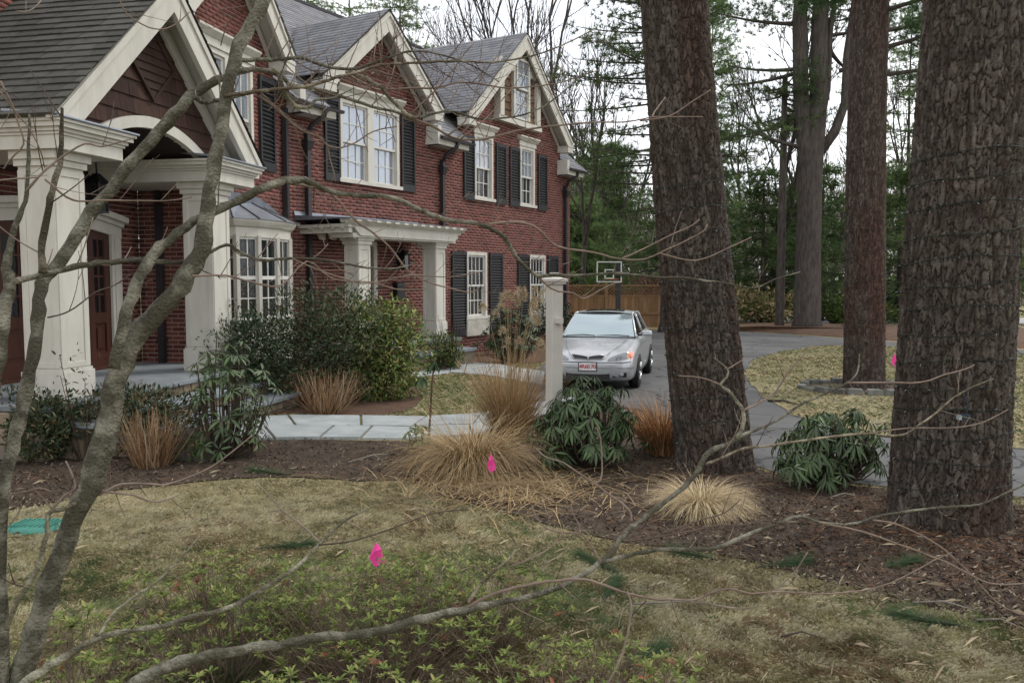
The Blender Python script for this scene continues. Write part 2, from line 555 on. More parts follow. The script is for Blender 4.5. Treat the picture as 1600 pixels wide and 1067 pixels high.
# ------------------------------------------------------------------ grass and litter lying on the ground (uncountable)
def blades(name, P, L, wd, flat, cols, curl=0.5, mat_=None, z0=0.0, comb=False):
    """thin bent blades, two triangles each, at ground points P"""
    n = len(P)
    az = rng.random(n) * 2 * math.pi
    if comb:
        az = 9 * vnoise(P + 30, 1.6, 15) + 5 * vnoise(P + 30, 6.0, 16) + rng.normal(0, .75, n)
    dirx, diry = np.cos(az), np.sin(az)
    el = flat
    h = L * np.sin(el)
    r = L * np.cos(el)
    base = np.column_stack([P, np.full(n, z0)])
    px, py = -diry * wd, dirx * wd
    mid = base + np.column_stack([dirx * r * 0.45, diry * r * 0.45, h * 0.75])
    tip = base + np.column_stack([dirx * r, diry * r, h * (1 - curl * 0.6)])
    V = np.empty((n, 4, 3))
    V[:, 0] = base + np.column_stack([px, py, np.zeros(n)])
    V[:, 1] = base - np.column_stack([px, py, np.zeros(n)])
    V[:, 2] = mid
    V[:, 3] = tip
    V[:, 2, 0] += px * .6
    V[:, 2, 1] += py * .6
    i = np.arange(n) * 4
    F = np.concatenate([np.column_stack([i, i + 1, i + 2]), np.column_stack([i + 1, i + 3, i + 2])])
    return mesh_np(name, V.reshape(-1, 3), F, mat_ or M['vcol'], cols=np.repeat(cols, 4, axis=0), kind='stuff')


def lawn_cols(P, n):
    a = vnoise(P + 40, 0.8, 1) * .6 + vnoise(P + 40, 2.6, 2) * .4
    b_ = vnoise(P + 40, 1.3, 3) * .55 + vnoise(P + 40, 4.0, 4) * .45
    d_ = vnoise(P + 40, 0.6, 6) * .5 + vnoise(P + 40, 3.2, 7) * .5
    pal = np.array([(0.265, 0.235, 0.125), (0.37, 0.33, 0.21), (0.205, 0.150, 0.085), (0.165, 0.182, 0.080), (0.115, 0.148, 0.064)])
    # straw, pale straw, rusty, olive, green: patches decide how likely each is
    w = np.stack([np.full(n, .9), np.clip((d_ - .40) * 5, .15, 2.2), np.clip((b_ - .50) * 5, .12, 1.6), np.clip((a - .36) * 6, .2, 2.6), np.clip((a - .47) * 5, .06, 1.6)], 1)
    w = np.cumsum(w, 1)
    u = np.clip(.62 * np.clip((vnoise(P + 40, 11.0, 21) * .6 + vnoise(P + 40, 23.0, 22) * .4 - .5) * 2.4 + .5, 0, 1) + .38 * rng.random(n), 0, .999)
    k = (u[:, None] * w[:, -1:] > w).sum(1)
    lum = .72 + .5 * vnoise(P + 40, 7.0, 25)
    return pal[k] * (0.82 + 0.30 * rng.random((n, 1))) * lum[:, None]


def scatter(n, y0, y1, x0=-.66, x1=.66, power=1.0):
    """random ground points in the view wedge, denser near the camera"""
    t = rng.random(n) ** power
    y = 1.0 / (1 / y0 + (1 / y1 - 1 / y0) * t)
    x = y * (x0 + (x1 - x0) * rng.random(n))
    return np.column_stack([x, y])


P = scatter(520000, 2.9, 9.5)
P = P[~inside(P + rng.normal(0, .15, P.shape), bed_loop) & ~inside(P, drive_loop)]
n = len(P)
blades('lawn_grass', P, 0.014 + 0.034 * rng.random(n), 0.0004 + .0004 * rng.random(n) + P[:, 1] * 0.00009, 0.12 + 0.85 * rng.random(n) ** 1.5, lawn_cols(P, n), comb=True)
P = np.concatenate([np.column_stack([3.8 + 14 * rng.random(150000), 8.6 + 15.2 * rng.random(150000)])])
P = P[inside(P, isl_loop)]
n = len(P)
blades('island_grass', P, 0.035 + 0.05 * rng.random(n), 0.0016 + .0014 * rng.random(n), 0.1 + 0.6 * rng.random(n) ** 1.6, lawn_cols(P * .7 + 11, n) * np.array([[.92, .96, .98]]), z0=0.014, comb=True)
P = np.column_stack([-3.2 + 5.2 * rng.random(45000), 11.4 + 8.5 * rng.random(45000)])
P = P[~inside(P, drive_loop) & ~inside(P, hb_loop) & ~inside(P, bed_loop)]
n = len(P)
blades('path_lawn_grass', P, 0.035 + 0.05 * rng.random(n), 0.0025 + .0015 * rng.random(n), 0.1 + 0.6 * rng.random(n) ** 1.6, lawn_cols(P * .5 + 3, n) * 1.1)

# bark chips and needles on the bed
P = scatter(110000, 4.3, 12.5, -.72, .9)
P = P[inside(P + rng.normal(0, .13, P.shape), bed_loop)]
n = len(P)
k = rng.random(n)
cols = np.where(k[:, None] < .66, np.array([0.050, 0.036, 0.028]), np.where(k[:, None] < .93, np.array([0.100, 0.066, 0.043]), np.array([0.26, 0.21, 0.155]))) * (.6 + .8 * rng.random((n, 1)))
blades('bark_mulch', P, 0.015 + 0.04 * rng.random(n), 0.0025 + .005 * rng.random(n), 0.05 + 0.7 * rng.random(n) ** 2, cols, z0=.012)
P = scatter(26000, 5.0, 12.5, -.72, .72)
P = P[inside(P, bed_loop)]
d1 = np.minimum(np.hypot(P[:, 0] - 3.3, P[:, 1] - 6.4), np.hypot(P[:, 0] - 2.0, P[:, 1] - 8.3))
P = P[rng.random(len(P)) < np.clip(1.6 - d1, .12, 1)]
n = len(P)
cols = np.array([[0.145, 0.075, 0.042]]) * (.5 + .9 * rng.random((n, 1)))
blades('fallen_needles', P, 0.05 + 0.06 * rng.random(n), np.full(n, 0.0022), 0.02 + 0.25 * rng.random(n), cols, z0=.014)
# bits of dead grass, leaves and twigs over the near lawn
P = scatter(1500, 3.2, 11)
P = P[~inside(P, drive_loop)]
n = len(P)
cols = np.array([[0.40, 0.32, 0.21]]) * (.35 + .9 * rng.random((n, 1)))
blades('lawn_litter', P, 0.04 + 0.12 * rng.random(n) ** 2, 0.0010 + .0022 * rng.random(n) ** 3, 0.05 + 0.3 * rng.random(n), cols, z0=.02)

P = scatter(9000, 6.5, 27, -.05, .66)
P = P[inside(P, drive_loop) & ~inside(P, isl_loop)]
keep = rng.random(len(P)) < np.clip(.05 + 1.0 * (vnoise(P + 20, .7, 9) - .45), .03, .5)
P = P[keep]
n = len(P)
blades('drive_litter', P, 0.03 + 0.07 * rng.random(n), 0.0015 + .004 * rng.random(n) ** 2, 0.02 + 0.2 * rng.random(n), np.array([[.25, .17, .10]]) * (.4 + .9 * rng.random((n, 1))), z0=.012)

# ------------------------------------------------------------------ stone paths
def lerp2(a, b_, t):
    return (a[0] + (b_[0] - a[0]) * t, a[1] + (b_[1] - a[1]) * t)


def path(name, near, far, cuts, rows, m, z=0.035, seed=1):
    r = random.Random(seed)
    root = D.objects.new(name, None)
    COL.objects.link(root)
    root.location = (*near[0], 0)
    W[root.name] = Vector((*near[0], 0))
    root['kind'] = 'structure'

    def edge(line, t):
        t = min(max(t, 0), 1) * (len(line) - 1)
        i = min(int(t), len(line) - 2)
        return lerp2(line[i], line[i + 1], t - i)
    for j in range(rows):
        ts, t, sk = [0.0], 0.0, {}
        while t < 1:
            t += cuts * r.uniform(.7, 1.35)
            ts.append(min(t, 1))
        for t0, t1 in zip(ts, ts[1:]):
            if t1 - t0 < .02: continue
            w0, w1 = j / rows, (j + 1) / rows
            q0, q1 = sk.setdefault(t0, r.uniform(-.3, .3) * cuts), sk.setdefault(t1, r.uniform(-.3, .3) * cuts)
            q0, q1 = (0 if t0 == 0 else q0), (0 if t1 == 1 else q1)
            g_ = .012
            c = [lerp2(edge(near, t0 + g_ * cuts * 2), edge(far, t0 + g_ * cuts * 2), w0 + .012), lerp2(edge(near, t1 - g_ * cuts * 2), edge(far, t1 - g_ * cuts * 2), w0 + .012),
                 lerp2(edge(near, t1 + q1 - g_ * cuts * 2), edge(far, t1 + q1 - g_ * cuts * 2), w1 - .012), lerp2(edge(near, t0 + q0 + g_ * cuts * 2), edge(far, t0 + q0 + g_ * cuts * 2), w1 - .012)]
            zz = z + r.uniform(-.008, .008)
            b = MB()
            b.hexa([(x, y, -.02) for x, y in c] + [(x, y, zz + r.uniform(-.004, .004)) for x, y in c])
            b.build('flagstone', m, root, bevel=.006)
    return root


path('stone_path', G((250, 705), (330, 692), (470, 687), (600, 687), (720, 690), (800, 660), (900, 640)), G((300, 660), (360, 654), (470, 650), (600, 652), (720, 654), (800, 640), (900, 622)), .11, 2, M['flagstone'], seed=4)
path('side_path', G((640, 592), (700, 584), (760, 588), (850, 604)), G((650, 572), (710, 566), (770, 570), (852, 583)), .16, 1, M['flagstone'], seed=8)

# ------------------------------------------------------------------ the house
L = Fr(-4.6, 14.0, 11.8)            # entrance wing
R = Fr(-4.165, 16.08, 30.2)         # long wing, bent away from it
house = thing('house', R.w(3, -3, 0), 'two storey red brick house with steep white trimmed gables and black shutters', 'house')
HB = 5.02                            # eave height
SL = math.tan(R_(40))
BR_L, BR_H, JO = 0.203, 0.0572, 0.0105
CO = BR_H + JO


def sub(name, parent, loc):
    o = D.objects.new(name, None)
    o.empty_display_size = .1
    COL.objects.link(o)
    o.parent = parent
    o.location = Vector(loc) - W[parent.name]
    W[o.name] = Vector(loc)
    return o


def cut(iv, a, b_):
    out = []
    for x0, x1 in iv:
        if b_ <= x0 or a >= x1:
            out.append((x0, x1))
        else:
            if a > x0: out.append((x0, a))
            if b_ < x1: out.append((b_, x1))
    return out


ALL_BRICKS = []             # (size in the picture, wall record, s0, s1, z)


def wall(name, fr, z0, z1, spans, holes, off=0.0, seed=0):
    """spans(z) -> s intervals; a mortar face with every brick standing 5 mm proud of it"""
    r = random.Random(seed)
    back = MB()
    rec = {'fr': fr, 'off': off, 'bricks': []}
    for j in range(int((z1 - z0) / CO)):
        zb = z0 + j * CO
        zm = zb + CO / 2
        iv = spans(zm)
        for a, b_, h0, h1 in holes:
            if h0 < zm < h1: iv = cut(iv, a, b_)
        for a, b_ in iv:
            if b_ - a < .02: continue
            back.quad(fr.w(a, off - .006, zb), fr.w(b_, off - .006, zb), fr.w(b_, off - .006, zb + CO), fr.w(a, off - .006, zb + CO))
            P_ = BR_L + JO
            k = math.floor(a / P_) - 1
            while True:
                s0 = k * P_ + (P_ / 2 if j % 2 else 0)
                k += 1
                s1 = s0 + BR_L
                if s0 > b_: break
                s0, s1 = max(s0, a + .004), min(s1, b_ - .004)
                if s1 - s0 < .03: continue
                rec['bricks'].append((s0, s1, zb + JO / 2, r.random()))
    rec['obj'] = back.build('wall', M['mortar'], house)
    for q in rec['bricks']:
        c = fr.w((q[0] + q[1]) / 2, off, q[2] + .03)
        p = proj(c)
        if p and 0 < p[0] < 1600 and 0 < p[1] < 700:
            a_, b2 = proj(fr.w(q[0], off, q[2])), proj(fr.w(q[1], off, q[2]))
            ALL_BRICKS.append(((b2[0] - a_[0]) * BR_H * 1340 / p[2] * (0.02 if p[0] < 150 else 1), id(rec), q))
    WALLS.append(rec)
    return rec


WALLS = []
g1 = dict(c=2.62, w=1.95, zf=5.70, za=7.36)          # gable over the double window
g2 = dict(c=8.45, w=2.80, zf=5.82, za=8.30)          # gable at the far end
gL = dict(c=0.04, w=1.75, zf=5.78, za=7.45)          # gable on the entrance wing


def gspan(gb, z, inset=.1):
    if z < gb['zf']:
        return (gb['c'] - gb['w'] + .15, gb['c'] + gb['w'] - .15)
    k = (gb['za'] - .12 - z) / (gb['za'] - gb['zf'])
    return (gb['c'] - gb['w'] * k, gb['c'] + gb['w'] * k) if k > 0 else None


def spans_R(z):
    if z < 5.12: return [(0.0, 11.78)]
    return [q for q in (gspan(g1, z), gspan(g2, z)) if q]


def spans_L(z):
    if z < 5.12: return [(-0.9, 2.13)]
    q = gspan(gL, z)
    return [q] if q else []


# openings: s0, s1, z0, z1
W_dbl = (1.44, 3.35, 3.84, 5.45)
W_3 = (6.39, 7.28, 3.88, 5.47)
W_4 = (8.67, 9.51, 3.88, 5.47)
W_1 = (6.01, 6.97, 0.90, 2.53)
W_2 = (9.21, 10.16, 0.90, 2.53)
W_L = (-.79, .86, 3.62, 5.45)
DOOR_R = (1.55, 2.55, .58, 2.62)
BAY = (-.3, 1.8, .6, 2.8)
wall('wall', R, 0, 8.1, spans_R, [W_dbl, W_3, W_4, W_1, W_2, DOOR_R], 0, 1)
wall('wall', L, 0, 7.3, spans_L, [W_L, BAY], 0, 2)
wall('wall', L, .5, 6.3, lambda z: [(-7.0, -.9)], [(-4.5, -1.46, .5, 2.75)], -1.0, 3)
RET = Fr(*L.w(-.9, -1.0, 0)[:2], 101.8)
wall('wall', RET, .3, 6.3, lambda z: [(0, 1.0)], [], 0, 4)
ENDW = Fr(*R.w(11.78, 0, 0)[:2], 30.2 - 90)
wall('wall', ENDW, 0, 5.2, lambda z: [(0, 7.5)], [], 0, 5)

ALL_BRICKS.sort(key=lambda t: -t[0])
single = set((i, q) for _, i, q in ALL_BRICKS[:300])
bme = D.meshes.new('brick')
t_ = .011
bme.from_pydata([(-.5, -.5, -.5), (.5, -.5, -.5), (.5, .5, -.5), (-.5, .5, -.5), (-.5, -.5, .5), (.5, -.5, .5), (.5, .5, .5), (-.5, .5, .5)], [],
                [(0, 3, 2, 1), (4, 5, 6, 7), (0, 1, 5, 4), (1, 2, 6, 5), (2, 3, 7, 6), (3, 0, 4, 7)])
bme.materials.append(M['brick_single'])
rb = random.Random(5)
for rec in WALLS:
    fr, off = rec['fr'], rec['off']
    Q = []
    for q in rec['bricks']:
        if (id(rec), q) in single:
            o = link('brick', bme, rec['obj'], fr.w((q[0] + q[1]) / 2, off - .005 + rb.uniform(-.001, .0012), q[2] + BR_H / 2), fr.rot,
                     (q[1] - q[0], t_, BR_H))
        else:
            Q.append(q)
    Q = np.array(Q)
    n = len(Q)
    sv = np.stack([Q[:, 0], Q[:, 1], Q[:, 1], Q[:, 0], Q[:, 0], Q[:, 1], Q[:, 1], Q[:, 0]], 1)
    zv = np.stack([Q[:, 2]] * 2 + [Q[:, 2] + BR_H] * 2 + [Q[:, 2]] * 2 + [Q[:, 2] + BR_H] * 2, 1)
    ov = np.array([[off - .006] * 4 + [off + .0005] * 4]) + (rng.random((n, 1)) - .5) * .002
    X = fr.p[0] + fr.d[0] * sv + fr.n[0] * ov
    Y = fr.p[1] + fr.d[1] * sv + fr.n[1] * ov
    V = np.stack([X, Y, zv], 2).reshape(-1, 3)
    i = (np.arange(n) * 8)[:, None, None]
    F = (i + np.array([[4, 5, 6, 7], [0, 1, 5, 4], [1, 2, 6, 5], [2, 3, 7, 6], [3, 0, 4, 7]])[None]).reshape(-1, 4)
    tn = 0.74 + 0.50 * Q[:, 3]
    tn = np.where(rng.random(n) < .07, .52, tn)
    cols = np.stack([tn, tn * (1 - .12 * (rng.random(n) - .3)), tn], 1)
    mesh_np('brick', V, F, M['brick'], rec['obj'], cols=np.repeat(cols, 8, axis=0), kind='stuff')


# ---- roofs
def slope_tiles(name, parent, fr, eave, ridge, row_iv, expo, tab, matj, mats=None, single_n=0, seed=0, axis='s', base=True):
    """courses of shingles on a slope.  axis 's': courses run along s and climb from eave=(o, z) to ridge=(o, z);
    axis 'o': courses run along o and climb from eave=(s, z) to ridge=(s, z).  row_iv(t) -> intervals at height t (0..1)"""
    r = random.Random(seed)
    e, g_ = Vector(eave), Vector(ridge)
    ln = (g_ - e).length
    up = (g_ - e) / ln
    nr = Vector((-up.y, up.x))
    if nr.y < 0: nr = -nr

    def P(a, t, h):
        q = e + up * t + nr * h
        return fr.w(a, q.x, q.y) if axis == 's' else fr.w(q.x, a, q.y)
    rows = int(ln / expo)
    V, F, C, singles = [], [], [], []
    sl = MB()
    for j in range(rows + 1):
        t0, t1 = j * expo, min((j + 1) * expo + .015, ln)
        if t1 - t0 < .02: continue
        for a, b_ in row_iv(min((t0 + expo / 2) / ln, 1)):
            if base:
                sl.quad(P(a, t0, 0), P(b_, t0, 0), P(b_, t1, 0), P(a, t1, 0))
            x = a - r.uniform(0, tab)
            while x < b_:
                x0, x1 = max(x, a) + .003, min(x + tab, b_) - .003
                x += tab
                if x1 - x0 < .03: continue
                h0, h1 = .018 + r.uniform(0, .006), .003
                ts = t0 - r.uniform(0, .006)
                pts = [P(x0, ts, 0), P(x1, ts, 0), P(x1, ts, h0), P(x0, ts, h0), P(x1, t1, h1), P(x0, t1, h1)]
                fc = [(0, 1, 2, 3), (3, 2, 4, 5), (0, 3, 5, 5), (1, 4, 2, 2)]
                tone = .82 + .3 * r.random()
                if len(singles) < single_n:
                    singles.append((pts, tone))
                else:
                    i = len(V)
                    V += pts
                    F += [(i, i + 1, i + 2, i + 3), (i + 3, i + 2, i + 4, i + 5)]
                    C += [(tone, tone, tone * (1 + .06 * (r.random() - .5)))] * 6
    root = sl.build(name, matj, parent)
    set_cols(root.data, np.full((len(root.data.vertices), 3), .6))
    for pts, tone in singles:
        me = D.meshes.new('shingle')
        c = sum(pts, Vector()) / 6
        me.from_pydata([p - c for p in pts], [], [(0, 1, 2, 3), (3, 2, 4, 5), (0, 3, 5), (1, 4, 2)])
        me.materials.append(mats)
        if parent.parent is None: link('shingle', me, root, c)
        else: link('shingle', me, parent, c)
    if V:
        holder = root if parent.parent is None else parent
        mesh_np('shingle', [tuple(v) for v in V], F, matj, holder, cols=np.array(C), kind='stuff')
    return root


EAVE_R = [(-.1, .80), (4.45, 5.75), (11.05, 12.25)]


def iv_main_R(t):
    o = .45 + (-4.0 - .45) * t
    return EAVE_R if o > -.15 else [(-2.5, 12.25)]


def iv_main_L(t):
    o = .45 + (-4.0 - .45) * t
    return [(1.75, 2.0)] if o > -.15 else ([(-.9, 2.8)] if o > -1.05 else [(-7, 2.8)])


RZ = HB + 4.45 * SL
slope_tiles('roof', house, R, (.45, HB), (-4.0, RZ), iv_main_R, .14, .3, M['roof'], seed=1)
slope_tiles('roof', house, L, (.45, HB), (-4.0, RZ), iv_main_L, .14, .3, M['roof'], seed=2)
b = MB()                                            # plain rear slopes that close the roofs
b.quad(R.w(-2.5, -4.0, RZ), R.w(12.25, -4.0, RZ), R.w(12.25, -8.4, HB), R.w(-2.5, -8.4, HB))
b.quad(L.w(-7, -4.0, RZ), L.w(2.8, -4.0, RZ), L.w(2.8, -8.4, HB), L.w(-7, -8.4, HB))
b.quad(R.w(11.78, 0, HB), R.w(11.78, -4.0, RZ - .1), R.w(11.78, -8.0, HB), R.w(11.78, -4, HB))
ob = b.build('rear_roof', M['roof'], house)
set_cols(ob.data, np.full((len(ob.data.vertices), 3), .9))
b = MB()
b.box(R, -2.5, 12.25, -4.08, -3.92, RZ - .02, RZ + .05)
b.build('ridge_cap', M['pipe'], house)


def gable(fr, gb, fo=.36, back=-4.2, tv=.40, seed=0):
    c, w, zf, za = gb['c'], gb['w'], gb['zf'], gb['za']
    for sg in (-1, 1):
        slope_tiles('roof', house, fr, (c + sg * (w + .04), zf + .02), (c, za + .05), lambda t: [(back, fo + .03)], .14, .3, M['roof'], seed=seed + sg, axis='o')
        b = MB()
        b.prism(fr, [(c + sg * w, zf - .10), (c + sg * w, zf), (c, za), (c, za - tv), (c + sg * (w - .34), zf - .10)], fo - .06, fo)
        b.prism(fr, [(c + sg * (w - .02), zf - .02), (c + sg * .004, za - .03), (c + sg * .004, za - .09), (c + sg * (w - .1), zf - .02)], fo + .002, fo + .03)
        b.build('rake_board', M['trim'], house)
        b = MB()
        b.prism(fr, [(c + sg * (w - .03), zf - .06), (c + sg * .01, za - .10), (c + sg * .01, za - .16), (c + sg * (w - .10), zf - .07)], .0, fo - .062)
        b.prism(fr, [(c + sg * (w - .2), zf - .1), (c + sg * .01, za - .17), (c + sg * .01, za - .30), (c + sg * (w - .34), zf - .1)], .006, .035)
        b.build('rake_soffit', M['trim'], house)
        b = MB()
        b.box(fr, c + sg * (w - .32), c + sg * (w - .004), .004, fo - .004, zf - .28, zf - .11)
        b.box(fr, c + sg * (w - .33), c + sg * (w + .01), .003, fo + .01, zf - .125, zf - .095)
        b.build('eave_return', M['trim'], house)


gable(R, g1, seed=11)
gable(R, g2, seed=21)
gable(L, gL, seed=31)

for i, (a, b_) in enumerate([(0.0, .95), (4.35, 5.62), (10.9, 11.95)]):
    b = MB()
    b.box(R, a, b_, .004, .36, HB - .12, HB + .02)
    b.box(R, a + .02, a + .16, .004, .34, HB - .12, HB + .30)
    b.build('eave_box', M['trim'], house)
    b = MB()
    b.sweep(R, [(.40, HB - .005), (.47, HB - .005), (.48, HB + .05), (.40, HB + .05)], a + .02, b_ + .12)
    b.build('gutter', M['pipe'], house)
b = MB()
b.sweep(L, [(.40, HB - .005), (.47, HB - .005), (.48, HB + .05), (.40, HB + .05)], 1.75, 2.1)
b.build('gutter', M['pipe'], house)

# ---- windows
pane_me = {}
for key in ('pane', 'pane_up'):
    me = D.meshes.new('pane')
    me.from_pydata([(-.5, -.5, -.5), (.5, -.5, -.5), (.5, .5, -.5), (-.5, .5, -.5), (-.5, -.5, .5), (.5, -.5, .5), (.5, .5, .5), (-.5, .5, .5)], [],
                   [(0, 3, 2, 1), (4, 5, 6, 7), (0, 1, 5, 4), (1, 2, 6, 5), (2, 3, 7, 6), (3, 0, 4, 7)])
    me.materials.append(M[key])
    pane_me[key] = me
rp_ = random.Random(9)


def panes(parent, fr, s0, s1, z0, z1, o, cols, rows, key, bar=.022, bars=None, barmat=None, name='sash', rail=.045):
    """one sash: rails, glazing bars and the panes between them"""
    b = MB()
    b.box(fr, s0, s0 + rail, o - .02, o + .02, z0, z1)
    b.box(fr, s1 - rail, s1, o - .02, o + .02, z0, z1)
    b.box(fr, s0 + rail, s1 - rail, o - .02, o + .02, z0, z0 + rail)
    b.box(fr, s0 + rail, s1 - rail, o - .02, o + .02, z1 - rail, z1)
    a0, a1, c0, c1 = s0 + rail, s1 - rail, z0 + rail, z1 - rail
    for k in range(1, cols):
        x = a0 + (a1 - a0) * k / cols
        b.box(fr, x - bar / 2, x + bar / 2, o - .012, o + .012, c0, c1)
    for k in range(1, rows):
        z = c0 + (c1 - c0) * k / rows
        b.box(fr, a0, a1, o - .0105, o + .0105, z - bar / 2, z + bar / 2)
    b.build(name, barmat or M['sash'], parent)
    pw, ph = (a1 - a0) / cols, (c1 - c0) / rows
    for i in range(cols):
        for j in range(rows):
            p = link('pane', pane_me[key], parent, fr.w(a0 + (i + .5) * pw, o - .006, c0 + (j + .5) * ph), 0, (pw, .004, ph))
            p.rotation_euler = (rp_.uniform(-.006, .006), 0, fr.rot + rp_.uniform(-.008, .008))


def window(fr, op, units=1, cols=3, rows=2, key='pane', header=True, sill=True, mull=.2, cas=.085, low=None):
    s0, s1, z0, z1 = op
    b = MB()
    b.box(fr, s0, s0 + cas, -.09, .028, z0, z1)
    b.box(fr, s1 - cas, s1, -.09, .028, z0, z1)
    b.box(fr, s0 + cas, s1 - cas, -.09, .026, z1 - cas, z1)
    if sill:
        b.box(fr, s0 - .06, s1 + .06, -.05, .075, z0 - .055, z0 + .02)
    if header:
        b.box(fr, s0 - .04, s1 + .04, .002, .05, z1 + .002, z1 + .13)
        b.sweep(fr, [(.003, z1 + .13), (.06, z1 + .13), (.14, z1 + .215), (.14, z1 + .25), (.003, z1 + .26)], s0 - .12, s1 + .12)
    uw = (s1 - s0 - 2 * cas - (units - 1) * mull) / units
    for k in range(1, units):
        x = s0 + cas + k * uw + (k - 1) * mull
        b.box(fr, x, x + mull, -.09, .027, z0 + .02, z1 - cas)
    win = b.build('window', M['trim'], house)
    zm = (z0 + .02 + z1 - cas) / 2
    for k in range(units):
        x = s0 + cas + k * (uw + mull)
        panes(win, fr, x, x + uw, zm - .02, z1 - cas, -.03, cols, rows, key)
        panes(win, fr, x, x + uw, z0 + .02, zm + .02, -.075, cols, rows, low or key)
    return win


window(R, W_dbl, 2, 3, 2, 'pane_up')
window(R, W_3, 1, 3, 2, 'pane_up', low='pane')
window(R, W_4, 1, 3, 2, 'pane_up', low='pane')
window(R, W_1, 1, 4, 2, 'pane', header=False)
window(R, W_2, 1, 4, 2, 'pane', header=False)
window(L, W_L, 2, 3, 2, 'pane_up', mull=.12, low='pane')
# pale stone sill blocks under the ground floor windows
for op in (W_1, W_2):
    b = MB()
    b.box(R, op[0] - .05, op[1] + .05, .006, .07, .42, .84)
    b.build('stone_sill', M['pale_stone'], house, bevel=.02)

slat_me = D.meshes.new('slat')
ca, sa = math.cos(R_(38)), math.sin(R_(38))
sv = [(x, y * ca - z * sa, y * sa + z * ca) for x, y, z in [(-.5, -.024, -.005), (.5, -.024, -.005), (.5, .024, -.005), (-.5, .024, -.005), (-.5, -.024, .005), (.5, -.024, .005), (.5, .024, .005), (-.5, .024, .005)]]
slat_me.from_pydata(sv, [], [(0, 3, 2, 1), (4, 5, 6, 7), (0, 1, 5, 4), (1, 2, 6, 5), (2, 3, 7, 6), (3, 0, 4, 7)])
slat_me.materials.append(M['shutter'])


def shutter(fr, s0, s1, z0, z1):
    b = MB()
    b.box(fr, s0, s0 + .055, .008, .05, z0, z1)
    b.box(fr, s1 - .055, s1, .008, .05, z0, z1)
    b.box(fr, s0 + .055, s1 - .055, .008, .049, z1 - .09, z1)
    b.box(fr, s0 + .055, s1 - .055, .008, .049, z0, z0 + .16)
    b.box(fr, s0 + .05, s1 - .05, .007, .012, z0 + .1, z1 - .05)
    o = b.build('shutter', M['shutter'], house)
    n = int((z1 - z0 - .27) / .068)
    for k in range(n):
        z = z0 + .16 + (z1 - z0 - .25) * (k + .5) / n
        link('slat', slat_me, o, fr.w((s0 + s1) / 2, .03, z), fr.rot, (s1 - s0 - .11, 1, 1))


for fr, a, b_, c, d in [(R, .99, 1.43, 3.78, 5.42), (R, 3.42, 3.92, 3.78, 5.42), (R, 5.90, 6.38, 3.80, 5.36), (R, 7.42, 7.93, 3.80, 5.36), (R, 8.12, 8.66, 3.80, 5.36),
                        (R, 9.70, 10.24, 3.80, 5.36), (L, 1.07, 1.62, 3.74, 5.36), (R, 5.36, 6.0, .46, 2.52), (R, 7.09, 7.74, .46, 2.52), (R, 8.56, 9.2, .46, 2.52), (R, 10.3, 10.95, .46, 2.52)]:
    shutter(fr, a, b_, c, d)

# attic window in its shingled panel
b = MB()
for s0, s1, z0, z1 in [(7.36, 7.56, 6.02, 7.52), (9.32, 9.52, 6.02, 7.22), (8.05, 8.15, 6.1, 7.7), (8.83, 8.93, 6.1, 7.7), (7.30, 9.6, 5.92, 6.06)]:
    b.box(R, s0, s1, .0, .20, z0, z1)
b.prism(R, [(7.56, 7.28), (9.32, 7.28), (9.32, 7.36), (8.95, 7.74), (8.0, 7.74), (7.56, 7.5)], .004, .19)
att = b.build('attic_window', M['trim'], house)
panes(att, R, 8.15, 8.83, 6.86, 7.66, .215, 2, 2, 'pane_up', rail=.05)
panes(att, R, 8.15, 8.83, 6.10, 6.90, .15, 2, 2, 'pane_up', rail=.05)
for k in range(6):
    for s0, s1 in ((7.56, 8.05), (8.93, 9.32)):
        z = 6.07 + k * .2
        m_ = MB()
        m_.sweep(R, [(.06, z), (.125, z), (.10, z + .197), (.06, z + .197)], s0 + .002, s1 - .002)
        m_.build('shingle', M['cedar_light'], att)


# ---- downspouts
def downspout(fr, s, ztop, zbot, head=True, kick=True):
    b = MB()
    b.box(fr, s - .045, s + .045, .03, .115, zbot, ztop)
    if kick:
        b.tube([fr.w(s, .07, ztop - .05), fr.w(s + .02, .16, ztop + .12), fr.w(s + .12, .40, ztop + .30), fr.w(s + .14, .43, ztop + .45)], .045, 8)
    for z in (zbot + .6, (zbot + ztop) / 2):
        b.box(fr, s - .06, s + .06, .012, .122, z, z + .04)
    o = b.build('downspout', M['pipe'], house)
    if head:
        h = MB()
        h.hexa([fr.w(s - .055, .02, ztop - .34), fr.w(s - .055, .125, ztop - .34), fr.w(s + .055, .125, ztop - .34), fr.w(s + .055, .02, ztop - .34),
                fr.w(s - .095, .02, ztop - .18), fr.w(s - .095, .165, ztop - .18), fr.w(s + .095, .165, ztop - .18), fr.w(s + .095, .02, ztop - .18)])
        h.box(fr, s - .105, s + .105, .018, .175, ztop - .18, ztop - .15)
        h.build('conductor_head', M['pipe'], o)


downspout(R, .47, 4.62, .1, head=True)
downspout(R, 4.93, 4.62, .1, head=True)
downspout(R, 11.35, 4.62, .1, head=True)
downspout(L, 1.93, 4.95, .1, head=False, kick=False)
downspout(RET, .40, 5.6, .3, head=False, kick=False)

# ---- bay window
bay = sub('bay_window', house, L.w(.75, .2, .6))
plan = [(-.3, 0), (-.18, .24), (.2, .42), (.75, .47), (1.3, .42), (1.68, .24), (1.8, 0)]


def ring(pl, z, grow=0):
    out = []
    for s, o in pl:
        ds, do = s - .75, o
        l_ = math.hypot(ds, do) or 1
        out.append(L.w(s + ds / l_ * grow, max(o + do / l_ * grow, 0) if o else 0, z))
    return out


